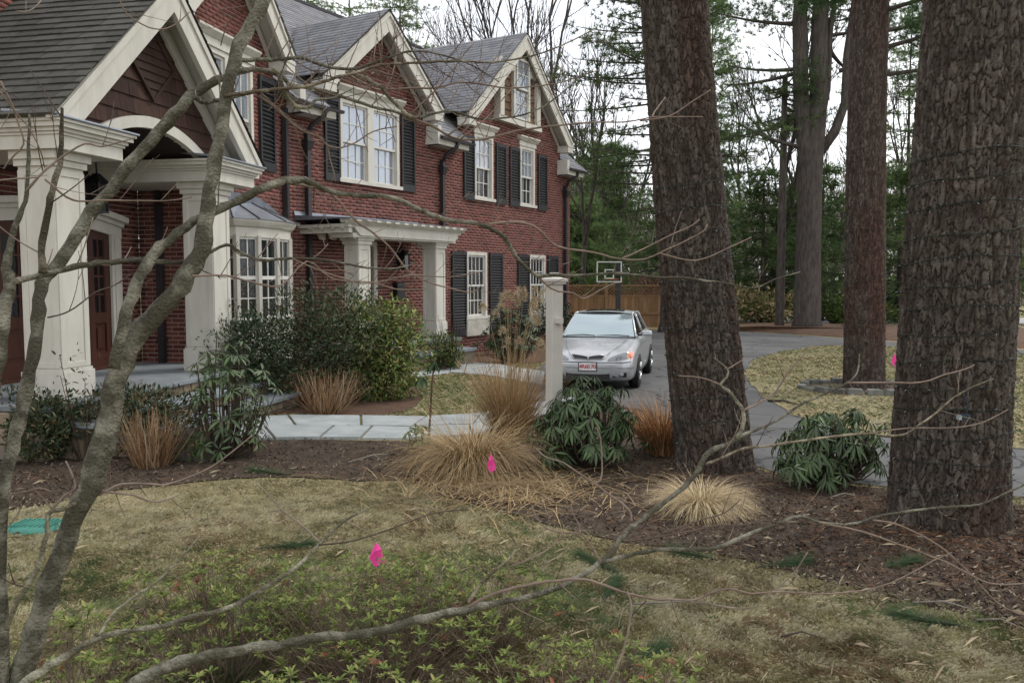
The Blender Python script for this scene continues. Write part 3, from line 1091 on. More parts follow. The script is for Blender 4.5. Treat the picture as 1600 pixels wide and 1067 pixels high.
def band(z0, z1, g0, g1, b):
    a, c = ring(plan, z0, g0), ring(plan, z1, g1)
    b.add(a + c, [(i, i + 1, i + 1 + len(plan), i + len(plan)) for i in range(len(plan) - 1)])


b = MB()
for z0, z1, g0, g1_ in [(.45, 1.12, .03, .03), (1.12, 1.14, .03, .08), (1.14, 1.19, .08, .08), (1.19, 1.2, .08, .0), (2.52, 2.53, 0, .03), (2.53, 2.68, .03, .03), (2.68, 2.7, .03, .08), (2.7, 2.78, .08, .14), (2.78, 2.82, .14, .14)]:
    band(z0, z1, g0, g1_, b)
for s, o in plan:
    b.tube([L.w(s, o, 1.15), L.w(s, o, 2.56)], .055, 6, False)
b.build('bay_frame', M['trim'], bay)
b = MB()
e, t = ring(plan, 2.815, .17), [L.w(.75 + (s - .75) * .78, .006, 3.14 - .10 * abs(s - .75)) for s, o in plan]
b.add(e + t, [(i, i + 1, i + 1 + 7, i + 7) for i in range(6)])
b.build('bay_roof', M['bay_metal'], bay)
b = MB()
for i in range(7):
    b.tube([e[i] + Vector((0, 0, .006)), t[i] + Vector((0, 0, .006))], .013, 5, False)
b.build('standing_seam', M['pipe'], bay)
b = MB()
b.prism(L, [(-.05, 3.05), (.0, 3.0), (1.75, 2.88), (1.9, 2.84), (1.72, 3.04), (1.3, 3.18), (.9, 3.27), (.0, 3.27)], .006, .012)
b.build('flashing', M['lead'], bay)
for i in range(6):
    p0, p1 = plan[i], plan[i + 1]
    a, c = L.w(p0[0], p0[1], 0), L.w(p1[0], p1[1], 0)
    v = c - a
    f = Fr(a.x, a.y, math.degrees(math.atan2(v.x, v.y)))
    l_ = v.length
    nb = 2 if l_ > .4 else 1
    sashes = MB()
    for z0, z1 in ((1.2, 1.87), (1.87, 2.52)):
        panes(bay, f, .03, l_ - .03, z0, z1, -.02, nb, 2, 'pane', rail=.03, bar=.02)

# ---- entry portico on the entrance wing
por = sub('entry_portico', house, L.w(-2.98, .2, .56))
PC = -2.98


def zin(s):
    return 3.72 - .244 * (s - PC) ** 2


def column(parent, fr, s, o, h, z0, z1, base=.30):
    b = MB()
    b.box(fr, s - h, s + h, o - h, o + h, z0, z1)
    b.box(fr, s - h - .035, s + h + .035, o - h - .035, o + h + .035, z0 + .001, z0 + base)
    b.box(fr, s - h - .02, s + h + .02, o - h - .02, o + h + .02, z0 + base, z0 + base + .03)
    b.box(fr, s - h - .03, s + h + .03, o - h - .03, o + h + .03, z1 - .16, z1 - .09)
    b.box(fr, s - h - .06, s + h + .06, o - h - .06, o + h + .06, z1 - .09, z1 - .001)
    e, pz0, pz1, wd = .012, z0 + base + .1, z1 - .26, h * .36
    for side in range(4):
        def bx(a0, a1, c0, c1):
            if side == 0: b.box(fr, s + a0, s + a1, o + h, o + h + e, c0, c1)
            if side == 1: b.box(fr, s + a0, s + a1, o - h - e, o - h, c0, c1)
            if side == 2: b.box(fr, s - h - e, s - h, o + a0, o + a1, c0, c1)
            if side == 3: b.box(fr, s + h, s + h + e, o + a0, o + a1, c0, c1)
        bx(-h + .001, -h + wd, pz0 - .06, pz1 + .06)
        bx(h - wd, h - .001, pz0 - .06, pz1 + .06)
        bx(-h + wd, h - wd, pz0 - .06, pz0)
        bx(-h + wd, h - wd, pz1, pz1 + .06)
    return b.build('column', M['trim'], parent, bevel=.004)


for s in (-4.66, -1.66):
    column(por, L, s, .62, .22, .56, 3.19)
for s0, s1 in ((-5.0, -3.98), (-2.02, -.97)):
    b = MB()
    b.box(L, s0, s1, -.99, 1.0, 3.19, 3.36)
    for k, (gr, za_, zb_) in enumerate([(.02, 3.33, 3.36), (.045, 3.361, 3.40), (.085, 3.40, 3.45), (.11, 3.45, 3.478)]):
        b.box(L, s0 - gr, s1 + gr, -.985, 1.0 + gr, za_ + .0005, zb_)
    b.build('entablature', M['trim'], por)
for s0, s1 in ((-5.13, -3.85), (-2.15, -.84)):
    b = MB()
    b.sweep(L, [(.45, 3.56), (1.12, 3.48), (1.135, 3.49), (1.135, 3.505), (1.11, 3.512), (.45, 3.585)], s0, s1)
    b.build('flashing', M['trim_roof_edge'], por)
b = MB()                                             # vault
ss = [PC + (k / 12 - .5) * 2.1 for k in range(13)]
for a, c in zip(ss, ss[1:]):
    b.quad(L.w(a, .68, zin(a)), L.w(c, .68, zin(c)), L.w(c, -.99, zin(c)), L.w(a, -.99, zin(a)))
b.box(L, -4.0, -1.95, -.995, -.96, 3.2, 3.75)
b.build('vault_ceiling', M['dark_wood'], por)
b = MB()                                             # arch
ss = [PC + (k / 20 - .5) * 2.5 for k in range(21)]
for a, c in zip(ss, ss[1:]):
    b.hexa([L.w(a, .66, zin(a)), L.w(a, .76, zin(a)), L.w(c, .76, zin(c)), L.w(c, .66, zin(c)),
            L.w(a, .66, zin(a) + .14), L.w(a, .76, zin(a) + .14), L.w(c, .76, zin(c) + .14), L.w(c, .66, zin(c) + .14)])
b.build('arch_trim', M['trim'], por)
PA, PF, PW = 5.56, 3.50, 2.17                        # apex, foot, half width
for sg in (-1, 1):
    slope_tiles('roof', por, L, (PC + sg * (PW + .02), PF), (PC, PA), lambda t: [(-1.0, 1.10)], .14, .31, M['porch_roof_shaded'], M['porch_roof_shaded_single'], 300 if sg < 0 else 0, seed=40 + sg, axis='o')
    b = MB()
    b.prism(L, [(PC + sg * PW, PF - .03), (PC + sg * PW, PF), (PC, PA - .01), (PC, PA - .42), (PC + sg * (PW - .42), PF - .03)], .99, 1.06)
    b.prism(L, [(PC + sg * (PW - .01), PF - .02), (PC + sg * .003, PA - .03), (PC + sg * .003, PA - .13), (PC + sg * (PW - .12), PF - .02)], 1.062, 1.085)
    b.build('rake_board', M['trim'], por)
    b = MB()
    b.prism(L, [(PC + sg * (PW - .05), PF - .02), (PC + sg * .006, PA - .07), (PC + sg * .006, PA - .12), (PC + sg * (PW - .12), PF - .02)], -.98, .985)
    b.prism(L, [(PC + sg * (PW - .22), PF - .02), (PC + sg * .006, PA - .20), (PC + sg * .006, PA - .40), (PC + sg * (PW - .42), PF - .02)], .70, .75)
    b.build('soffit', M['trim'], por)
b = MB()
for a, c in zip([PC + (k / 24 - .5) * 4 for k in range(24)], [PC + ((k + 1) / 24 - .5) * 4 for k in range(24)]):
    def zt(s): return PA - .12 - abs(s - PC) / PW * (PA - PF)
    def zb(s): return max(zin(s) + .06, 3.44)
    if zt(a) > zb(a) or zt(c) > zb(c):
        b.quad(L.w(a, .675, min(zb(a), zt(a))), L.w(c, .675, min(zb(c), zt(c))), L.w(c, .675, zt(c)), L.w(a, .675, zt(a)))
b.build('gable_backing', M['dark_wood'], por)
rs = random.Random(21)
z, k = 3.46, 0
while z < PA - .2:
    hw = max(PW * (PA - .30 - z) / (PA - PF), .05)
    s = PC - hw - rs.uniform(0, .2)
    while s < PC + hw:
        s1 = s + rs.uniform(.16, .42)
        a, c = max(s, PC - hw) + .002, min(s1, PC + hw) - .002
        s = s1
        if c - a < .04: continue
        st = [a + (c - a) * i / 3 for i in range(4)]
        zb_ = [max(z, zin(x) + .1) for x in st]
        if min(zb_) > z + .19: continue
        prof = list(zip(st, [min(q, z + .2) for q in zb_])) + [(c, z + .215), (a, z + .215)]
        m_ = MB()
        nn = len(prof)
        o_lo, o_hi = .715 + rs.uniform(-.003, .003), .695
        vs = [L.w(x, .676, y) for x, y in prof] + [L.w(x, o_lo if i < nn - 2 else o_hi, y) for i, (x, y) in enumerate(prof)]
        m_.add(vs, [tuple(range(nn))[::-1], tuple(range(nn, 2 * nn))] + [(i, (i + 1) % nn, nn + (i + 1) % nn, nn + i) for i in range(nn)])
        m_.build('siding_shingle', M['cedar'], por, origin=L.w((a + c) / 2, .7, z + .1))
    z += .2
b = MB()                                             # diamond ornament
dc = 4.52
for i in range(4):
    q = [(-.46, 0), (0, -.46), (.46, 0), (0, .46)]
    a, c = q[i], q[(i + 1) % 4]
    b.prism(L, [(PC + a[0], dc + a[1]), (PC + c[0], dc + c[1]), (PC + c[0] * .9, dc + c[1] * .9), (PC + a[0] * .9, dc + a[1] * .9)], .70, .75)
for k in range(8):
    z0 = dc - .40 + k * .1
    for z1, o1 in ((z0, .738),):
        w0, w1 = .41 - abs(z0 - dc), .41 - abs(z0 + .1 - dc)
        w0, w1 = max(w0, .004), max(w1, .004)
        b.add([L.w(PC - w0, .70, z0), L.w(PC + w0, .70, z0), L.w(PC + w0, .742, z0), L.w(PC - w0, .742, z0), L.w(PC + w1, .724, z0 + .1), L.w(PC - w1, .724, z0 + .1)],
              [(0, 1, 2, 3), (3, 2, 4, 5)])
b.build('diamond_panel', M['cedar'], por)

# entry doors on the recessed wall, under a flat arch
ent = sub('entry_door', house, L.w(PC, -.95, .56))
b = MB()
for s0, s1 in ((-4.5, -4.28), (-1.68, -1.46)):
    b.box(L, s0, s1, -1.0, -.90, .56, 2.58)
    b.box(L, s0 + .06, s1 - .06, -.90, -.885, .7, 2.45)
ss = [PC + (k / 16 - .5) * 3.04 for k in range(17)]
zarch = lambda s: 2.44 + .16 * (1 - ((s - PC) / 1.52) ** 2)
for a, c in zip(ss, ss[1:]):
    for o1, h0, h1 in ((-.89, 0, .16), (-.84, .16, .22), (-.76, .22, .30)):
        b.hexa([L.w(a, -.999, zarch(a) + h0), L.w(a, o1, zarch(a) + h0), L.w(c, o1, zarch(c) + h0), L.w(c, -.999, zarch(c) + h0),
                L.w(a, -.999, zarch(a) + h1), L.w(a, o1, zarch(a) + h1), L.w(c, o1, zarch(c) + h1), L.w(c, -.999, zarch(c) + h1)])
b.build('door_surround', M['trim'], ent)
wds = [(-4.28, -3.82), (-3.80, -2.99), (-2.97, -2.16), (-2.14, -1.68)]
for s0, s1 in wds:
    b = MB()
    st = .11
    b.box(L, s0, s0 + st, -.99, -.94, .6, 2.62)
    b.box(L, s1 - st, s1, -.99, -.94, .6, 2.62)
    b.box(L, s0 + st, s1 - st, -.99, -.94, .6, .8)
    b.box(L, s0 + st, s1 - st, -.99, -.94, 1.22, 1.36)
    b.box(L, s0 + st, s1 - st, -.99, -.94, 2.42, 2.62)
    b.box(L, s0 + st, s1 - st, -.99, -.965, .8, 1.22)
    b.box(L, s0 + st + .05, s1 - st - .05, -.97, -.948, .86, 1.16)
    b.build('door_leaf', M['door_wood'], ent)
    panes(ent, L, s0 + st, s1 - st, 1.36, 2.42, -.965, 2, 4, 'pane', rail=.012, bar=.03, barmat=M['door_wood'], name='glazing_bars')
b = MB()
b.box(L, -4.5, -1.46, -1.0, -.85, .5, .6)
b.build('threshold', M['door_wood'], ent)

# porch floor and steps, tan stone risers under bluestone treads
stp = sub('porch_steps', house, L.w(-3, 1, 0))
fl = [(.56, -1.0, 1.02, -5.35, -.95), (.385, 1.0, 1.40, -5.2, -1.1), (.21, 1.38, 1.78, -5.0, -1.2)]
for zt_, o0, o1, s0, s1 in fl:
    s = s0
    while s < s1 - .05:
        w_ = min(rs.uniform(.9, 1.4), s1 - s)
        b = MB()
        b.box(L, s + .004, s + w_ - .004, o0, o1 + .04, zt_ - .055, zt_)
        b.build('tread', M['bluestone'], stp, bevel=.008)
        s += w_
    s = s0 + .03
    while s < s1 - .06:
        w_ = min(rs.uniform(.16, .45), s1 - .03 - s)
        b = MB()
        b.box(L, s + .006, s + w_ - .006, o1 - .1, o1 + rs.uniform(-.012, .008), zt_ - .17, zt_ - .058)
        b.build('stone', M['fieldstone'], stp, bevel=.012)
        s += w_
    b = MB()
    b.box(L, s0 + .05, s1 - .05, o0 + .02, o1 - .03, 0, zt_ - .06)
    b.box(L, s0 + .02, s1 - .02, -.9 if o0 < 0 else o0 + .02, o1 - .02, 0, zt_ - .175)
    b.build('foundation', M['fieldstone'], stp)

sd = Fr(*L.w(-5.35, -1.0, 0)[:2], 101.8)            # the stone end of the porch platform
for j in range(3):
    s = .02
    while s < 1.96:
        w_ = min(rs.uniform(.18, .42), 2.0 - s)
        b = MB()
        b.box(sd, s + .006, s + w_ - .006, -.06, .03 + rs.uniform(-.012, .012), .01 + j * .165, .165 + j * .165)
        b.build('stone', M['fieldstone'], stp, bevel=.014)
        s += w_

# ---- small side portico on the long wing
sp = sub('side_portico', house, R.w(2, .6, .58))
for s in (.86, 3.36):
    column(sp, R, s, .92, .17, .58, 2.66, base=.34)
b = MB()
b.box(R, .42, 3.78, .66, 1.20, 2.62, 2.70)
prof = [(.30, 2.94), (.30, 2.90), (.36, 2.84), (.36, 2.80), (.52, 2.68), (.60, 2.66)]
b.prism(R, [(.17, 2.945), (.20, 2.88), (.42, 2.80), (.58, 2.66), (.62, 2.655), (3.66, 2.655), (3.70, 2.66), (3.80, 2.80), (3.96, 2.88), (4.0, 2.945)], 1.10, 1.24)
b.sweep(R, [(1.241, 2.84), (1.29, 2.87), (1.35, 2.92), (1.35, 2.945), (1.241, 2.945)], .17, 4.0)
b.sweep(R, [(.0, 2.80), (1.24, 2.80), (1.24, 2.86), (0, 2.86)], .24, 3.92)
for s in (.30, 3.78):
    b.box(R, s, s + .1, .0, 1.2, 2.70, 2.80)
b.build('entablature', M['trim'], sp)
for o_ in (.28, .55, .82, 1.05):
    for s0, sg in ((.62, -1), (3.55, 1)):
        q = [(s0, 2.80), (s0 + sg * .38, 2.80), (s0 + sg * .36, 2.76), (s0 + sg * .16, 2.70), (s0 + sg * .10, 2.60), (s0, 2.58)]
        m_ = MB()
        m_.prism(R, q, o_, o_ + .07)
        m_.build('bracket', M['trim'], sp)
b = MB()
b.sweep(R, [(.0, 3.12), (.02, 3.12), (.05, 3.04), (1.37, 2.955), (1.37, 2.947), (.0, 2.947)], .13, 4.04)
b.build('roof', M['lead'], sp)
for k in range(13):
    s = .35 + k * .28
    b = MB()
    b.box(R, s, s + .13, 1.34, 1.365, 2.905, 2.946)
    b.build('drip_tab', M['trim'], sp)
b = MB()
for s0, s1 in ((1.55, 1.66), (2.44, 2.55)):
    b.box(R, s0, s1, -.06, .03, .58, 2.62)
b.box(R, 1.66, 2.44, -.06, .03, 2.53, 2.62)
b.build('door_frame', M['trim'], sp)
b = MB()
b.box(R, 1.66, 2.44, -.08, -.04, .6, 2.53)
for z0, z1 in ((.75, 1.3), (1.45, 2.35)):
    b.box(R, 1.76, 2.34, -.04, -.03, z0, z1)
b.build('door', M['door_wood'], sp)
b = MB()
b.box(R, .45, 3.85, .01, 1.32, .50, .58)
b.box(R, .55, 3.9, 1.30, 1.68, .30, .37)
b.build('landing', M['bluestone'], sp, bevel=.01)
b = MB()
b.box(R, .5, 3.8, .02, 1.28, 0, .498)
b.box(R, .6, 3.85, 1.28, 1.64, 0, .298)
b.build('landing_base', M['fieldstone'], sp)

# ---- things fixed to the house
t = thing('mailbox', R.w(3.24, .08, 1.55), 'black metal mailbox hung on the brick wall beside the side door', 'mailbox')
b = MB()
b.box(R, 3.10, 3.38, .006, .13, 1.38, 1.72)
b.build('mailbox_body', M['black'], t, bevel=.01)
b = MB()
b.sweep(R, [(.006, 1.80), (.05, 1.79), (.145, 1.74), (.15, 1.715), (.006, 1.715)], 3.09, 3.39)
b.build('lid', M['black'], t)


def lantern(name, base, top, label, fr, s, o, hang):
    t = thing(name, base, label, 'lantern')
    b = MB()
    z0, z1 = base[2], top
    h = .085
    for a in (-h, h):
        for c in (-h, h):
            b.box(fr, s + a - .008, s + a + .008, o + c - .008, o + c + .008, z0, z1)
    b.box(fr, s - h - .01, s + h + .01, o - h - .01, o + h + .01, z0 - .02, z0)
    b.hexa([fr.w(s + x, o + y, z1) for x, y in ((-.12, -.12), (-.12, .12), (.12, .12), (.12, -.12))] + [fr.w(s + x, o + y, z1 + .12) for x, y in ((-.03, -.03), (-.03, .03), (.03, .03), (.03, -.03))])
    if hang: b.tube([fr.w(s, o, z1 + .1), fr.w(s, o, hang)], .012, 6)
    else:
        b.tube([fr.w(s, .0, z1 + .05), fr.w(s, o * .6, z1 + .22), fr.w(s, o, z1 + .11)], .014, 6)
        b.box(fr, s - .05, s + .05, .006, .03, z1 - .12, z1 + .12)
    b.build('lantern_frame', M['black'], t)
    b = MB()
    b.box(fr, s - h + .008, s + h - .008, o - h + .008, o + h - .008, z0 + .001, z1 - .001)
    b.build('lantern_glass', M['pane'], t)


lantern('hanging_lantern', L.w(PC + .05, -.15, 2.72), 3.08, 'black lantern hanging under the porch vault behind the large column', L, PC + .05, -.15, 3.70)
lantern('wall_lantern', R.w(3.3, .16, 2.08), 2.36, 'black wall lantern on the brick above the mailbox', R, 3.3, .16, None)
b = MB()
b.disc(R.w(.25, .03, 2.86), .045, R.w(0, 1, 0) - R.w(0, 0, 0), 14, .05, True)
o = b.build('wall_sensor', M['trim'], origin=R.w(.25, .03, 2.86))
setp(o, 'small round white sensor on the brick between the two downspouts', 'sensor')

# ------------------------------------------------------------------ plants: generators
def unit(v):
    return v / np.maximum(np.linalg.norm(v, axis=-1, keepdims=True), 1e-9)


def worley(u, v, nu, seed):
    """distance to the nearest and second nearest of jittered cell points; u wraps after nu cells"""
    r = np.random.default_rng(seed)
    H = 512
    jx, jy, id_ = r.random((nu, H)), r.random((nu, H)), r.random((nu, H))
    iu, iv = np.floor(u).astype(int), np.floor(v).astype(int)
    f1 = np.full(u.shape, 9.0)
    f2 = np.full(u.shape, 9.0)
    cid = np.zeros(u.shape)
    for a in (-1, 0, 1):
        for b_ in (-1, 0, 1):
            cu, cv = iu + a, iv + b_
            k, m = cu % nu, cv % H
            d = np.hypot(cu + .1 + .8 * jx[k, m] - u, cv + .1 + .8 * jy[k, m] - v)
            lt = d < f1
            f2 = np.where(lt, f1, np.minimum(f2, d))
            cid = np.where(lt, id_[k, m], cid)
            f1 = np.where(lt, d, f1)
    return f1, f2, cid


def bark_trunk(parent, x, y, r0, taper, lean, z_dense, z_top, nth, nz, cw, ch, amp, tint, red, seed, flare=.05):
    z = np.concatenate([np.linspace(-.05, z_dense, nz), np.linspace(z_dense, z_top, 30)[1:]])
    th = np.arange(nth) / nth * 2 * math.pi
    TH, Z = np.meshgrid(th, z)
    rad = r0 * (1 - taper * Z) * (1 + flare * np.exp(-np.maximum(Z, 0) / .30) * (1 + .35 * np.cos(5 * TH + seed)) + .07 * np.exp(-np.maximum(Z, 0) / .09) * (.6 + .5 * np.cos(4 * TH + seed * 2) + .4 * np.cos(7 * TH + seed)))
    rad *= 1 + .03 * np.sin(2 * TH + Z * .6 + seed) + .015 * np.sin(3 * TH - Z * 1.1)
    nu = max(6, int(round(2 * math.pi * r0 / cw)))
    q = np.column_stack([TH.ravel() * nu / 6.283, Z.ravel() / ch])
    wu = (vnoise(q * np.array([1, 1]) + 50, 1.3, seed + 1) - .5) * .9
    wv = (vnoise(q + 80, .9, seed + 2) - .5) * 1.3
    wu *= np.minimum(1, np.minimum(q[:, 0], nu - q[:, 0]) * 2).clip(0, 1)
    f1, f2, cid = worley(q[:, 0] + wu, q[:, 1] + wv, nu, seed)
    edge_ = np.minimum(1, np.minimum(TH.ravel(), 6.283 - TH.ravel()) * 4)
    fur = vnoise(np.column_stack([TH.ravel() * r0 * 13 + 70 + wu * .5, Z.ravel() * 1.5 + 70]), 1.0, seed + 31)
    fur = np.clip((np.abs(fur - .5) * edge_ + .5 * (1 - edge_)) / .10, 0, 1)
    e = np.clip((f2 - f1) / .17, 0, 1)
    rough = sum(vnoise(np.column_stack([TH.ravel() * r0 * f + 60, Z.ravel() * f * .45 + 60]), 1.0, seed + 20 + i) / (i + 1.5) for i, f in enumerate((28, 60, 120)))
    e = np.clip(e * (.55 + .9 * rough / 1.5), 0, 1)
    e *= .35 + .65 * fur
    g1_, g2_, c2 = worley(q[:, 0] * 3 + wu * 2, q[:, 1] * 2.2 + wv * 2, nu * 3, seed + 5)
    fine = np.clip((g2_ - g1_) / .35, 0, 1)
    h = amp * (e * (.45 + .60 * cid) + .35 * e * fine + .15 * c2 + .55 * (rough - .8))
    rad = rad + h.reshape(rad.shape) - amp * .4
    cx = x + lean * Z + .02 * np.sin(Z * .9 + seed)
    V = np.column_stack([(cx + rad * np.cos(TH)).ravel(), (y + rad * np.sin(TH)).ravel(), Z.ravel()])
    m, k = len(z), nth
    i = np.arange((m - 1) * k)
    row, colm = i // k, i % k
    c2_ = (colm + 1) % k
    F = np.column_stack([row * k + colm, row * k + c2_, (row + 1) * k + c2_, (row + 1) * k + colm])
    big = vnoise(np.column_stack([TH.ravel() * 1.2 + 9, Z.ravel() * .8 + 9]), 1.0, seed + 9)
    plate = np.array(tint)[None] * (.62 + .75 * cid[:, None]) * (.85 + .3 * c2[:, None])
    redc = np.array(red)[None] * (.7 + .6 * cid[:, None])
    w = np.clip((big - .42) * 2.4, 0, 1)[:, None]
    plate = plate * (1 - .75 * w) + redc * .75 * w
    lich = (vnoise(q * 3.0 + 30, 1.0, seed + 12) > .80) & (c2 > .5)
    plate[lich] = plate[lich] * .5 + np.array([0.10, 0.105, 0.075]) * .6
    crack = np.array(red)[None] * .42
    cols = crack * (1 - e[:, None]) + plate * e[:, None]
    return mesh_np('trunk', V, F, M['bark'], parent, cols=cols, smooth=True)


def spray(P, A, n, ln, wd, spread, cols):
    """n thin needles-tuft triangles at every point P, around direction A"""
    k = len(P)
    P3 = np.repeat(P, n, 0)
    d = unit(np.repeat(A, n, 0) + rng.normal(0, spread, (k * n, 3)))
    side = unit(np.cross(d, rng.normal(0, 1, (k * n, 3))))
    l_ = ln * (.6 + .8 * rng.random((k * n, 1)))
    w = wd * (.6 + .8 * rng.random((k * n, 1)))
    V = np.stack([P3 - side * w, P3 + side * w, P3 + d * l_], 1).reshape(-1, 3)
    F = np.arange(k * n * 3).reshape(-1, 3)
    c = np.repeat(np.repeat(cols, n, 0) * (.75 + .5 * rng.random((k * n, 1))), 3, 0)
    return V, F, c


def limb(b, p0, p1, r0, r1, sag=0.0, n=5, seg=4):
    p0, p1 = Vector(p0), Vector(p1)
    pts = []
    for i in range(seg + 1):
        t = i / seg
        q = p0.lerp(p1, t)
        q.z += -sag * 4 * t * (1 - t)
        pts.append(q)
    b.tube(pts, [r0 + (r1 - r0) * i / seg for i in range(seg + 1)], n, True, False)
    return pts


def conifer(name, x, y, h, r, label, z0=1.0, whorls=16, per=5, col=(.035, .062, .022), col2=(.06, .10, .03), ln=.34, wd=.035, tufts=9, clump=7, up=.0, tr=.16,
            gap=1.0, group='evergreens behind the drive', seed=1, spread=.55, power=.75, trunk_h=None, bare=.25):
    rr = random.Random(seed)
    t = thing(name, (x, y, 0), label, 'tree', group)
    b = MB()
    b.tube([(x, y, -.1), (x + .05, y, h * .35), (x - .04, y, h * .7), (x, y, h)], [tr * 1.15, tr * .8, tr * .4, .015], 9)
    P, A, C = [], [], []
    for i in range(whorls):
        f = (i + rr.random() * .5) / whorls
        z = z0 + (h - z0) * min(f + rr.uniform(-.02, .02), .99)
        R0 = r * (1 - f) ** power + .45
        a0 = rr.random() * 6.28
        for k in range(per):
            if rr.random() > gap: continue
            a = a0 + 6.283 * k / per + rr.uniform(-.4, .4)
            l_ = R0 * rr.uniform(.45, 1.2) * (1 + .25 * math.sin(a * 2 + seed))
            dz = l_ * (up + rr.uniform(-.16, .18))
            p1 = (x + math.cos(a) * l_, y + math.sin(a) * l_, z + dz)
            limb(b, (x, y, z), p1, tr * .28 * (1 - f) + .012, .01, .06 * l_, 4, 3)
            kind = rr.random()
            for q in range(tufts):
                u = bare + (1.03 - bare) * (q + rr.random()) / tufts
                off = (1 - abs(u - .6)) * .42 * l_ * .6
                px = x + (p1[0] - x) * u + rr.gauss(0, .6) * off + .08 * rr.gauss(0, 1)
                py = y + (p1[1] - y) * u + rr.gauss(0, .6) * off
                pz = z + dz * u - .06 * l_ * 4 * u * (1 - u) + rr.gauss(0, .11)
                P.append((px, py, pz))
                A.append((math.cos(a) * .7, math.sin(a) * .7, rr.uniform(-.1, .35) + up * .4))
                m_ = rr.random() * .7 + kind * .3
                C.append([col[j] + (col2[j] - col[j]) * m_ for j in range(3)])
    b.build('trunk', M['far_bark'], t)
    V, F, c = spray(np.array(P), np.array(A), clump, ln, wd, spread, np.array(C) * 2.3)
    mesh_np('crown', V, F, M['needle'], t, cols=c)
    return t


def bare_tree(name, x, y, h, r, label, seed=1, fork=.35, depth=5, lean=(0, 0), group='bare trees behind the house', twigs=True, spread=.5, col=None):
    rr = random.Random(seed)
    t = thing(name, (x, y, 0), label, 'tree', group)
    b, tw = MB(), MB()

    def grow(p, d, l_, rad, dep):
        n = 3 if dep > 1 else 2
        pts = [p]
        q, dd = p.copy(), d.copy()
        for i in range(n):
            dd = (dd + Vector((rr.uniform(-.14, .14), rr.uniform(-.14, .14), rr.uniform(-.02, .12)))).normalized()
            q = q + dd * (l_ / n)
            pts.append(q.copy())
        k = 7 if dep >= depth - 1 else (5 if dep > 2 else 3)
        (b if dep >= depth - 1 else tw).tube(pts, [rad * (1 - .35 * i / n) for i in range(n + 1)], k, True, False)
        if dep <= 0: return
        m = 2 if dep > 3 else rr.choice((2, 3, 3))
        for i in range(m):
            ax = dd.orthogonal().normalized()
            ax.rotate(Matrix.Rotation(rr.random() * 6.283, 3, dd))
            ang = rr.uniform(.18, spread) if i else rr.uniform(.05, .3)
            nd = (dd * math.cos(ang) + ax * math.sin(ang) + Vector((0, 0, .10))).normalized()
            grow(pts[-1] if i < 2 else pts[-2], nd, l_ * rr.uniform(.62, .90), rad * rr.uniform(.58, .76), dep - 1)
        if dep < depth and rr.random() < .8:
            ax = dd.orthogonal().normalized()
            ax.rotate(Matrix.Rotation(rr.random() * 6.283, 3, dd))
            grow(pts[1], (dd * .6 + ax * .7 + Vector((0, 0, .1))).normalized(), l_ * .6, rad * .4, max(dep - 2, 0))
    grow(Vector((x, y, -.05)), Vector((lean[0], lean[1], 1)).normalized(), h * fork, r, depth)
    b.build('trunk', M['far_bark'], t)
    tw.build('crown', M['far_bark'], t)
    return t


# one leaf along +X
LEAF_V = np.array([(0, 0, 0), (.35, .13, .035), (.35, 0, -.01), (.35, -.13, .035), (.72, .115, -.02), (.72, 0, -.065), (.72, -.115, -.02), (1, 0, -.16)])
LEAF_F = [(0, 2, 1), (0, 3, 2), (2, 5, 4, 1), (2, 3, 6, 5), (5, 7, 4), (5, 6, 7)]
LEAF_T = np.array([(0, 2, 1), (0, 3, 2), (2, 5, 4), (2, 4, 1), (2, 3, 6), (2, 6, 5), (5, 7, 4), (5, 6, 7)])


def leaf_basis(d, upv):
    d = unit(d)
    s = unit(np.cross(upv, d))
    u = np.cross(d, s)
    return d, s, u


def leaf_stuff(name, parent, P, d, s, u, size, cols, m, origin=None):
    V = P[:, None, :] + size[:, None, None] * (LEAF_V[None, :, 0:1] * d[:, None] + LEAF_V[None, :, 1:2] * s[:, None] + LEAF_V[None, :, 2:3] * u[:, None])
    n = len(P)
    F = (np.arange(n) * 8)[:, None, None] + LEAF_T[None]
    return mesh_np(name, V.reshape(-1, 3), F.reshape(-1, 3), m, parent, cols=np.repeat(cols, 8, 0), kind='stuff', smooth=True)


leaf_me = D.meshes.new('leaf')
leaf_me.from_pydata([tuple(v) for v in LEAF_V], [], LEAF_F)
leaf_me.polygons.foreach_set('use_smooth', [True] * len(LEAF_F))
leaf_me.materials.append(M['rhodo_leaf'])


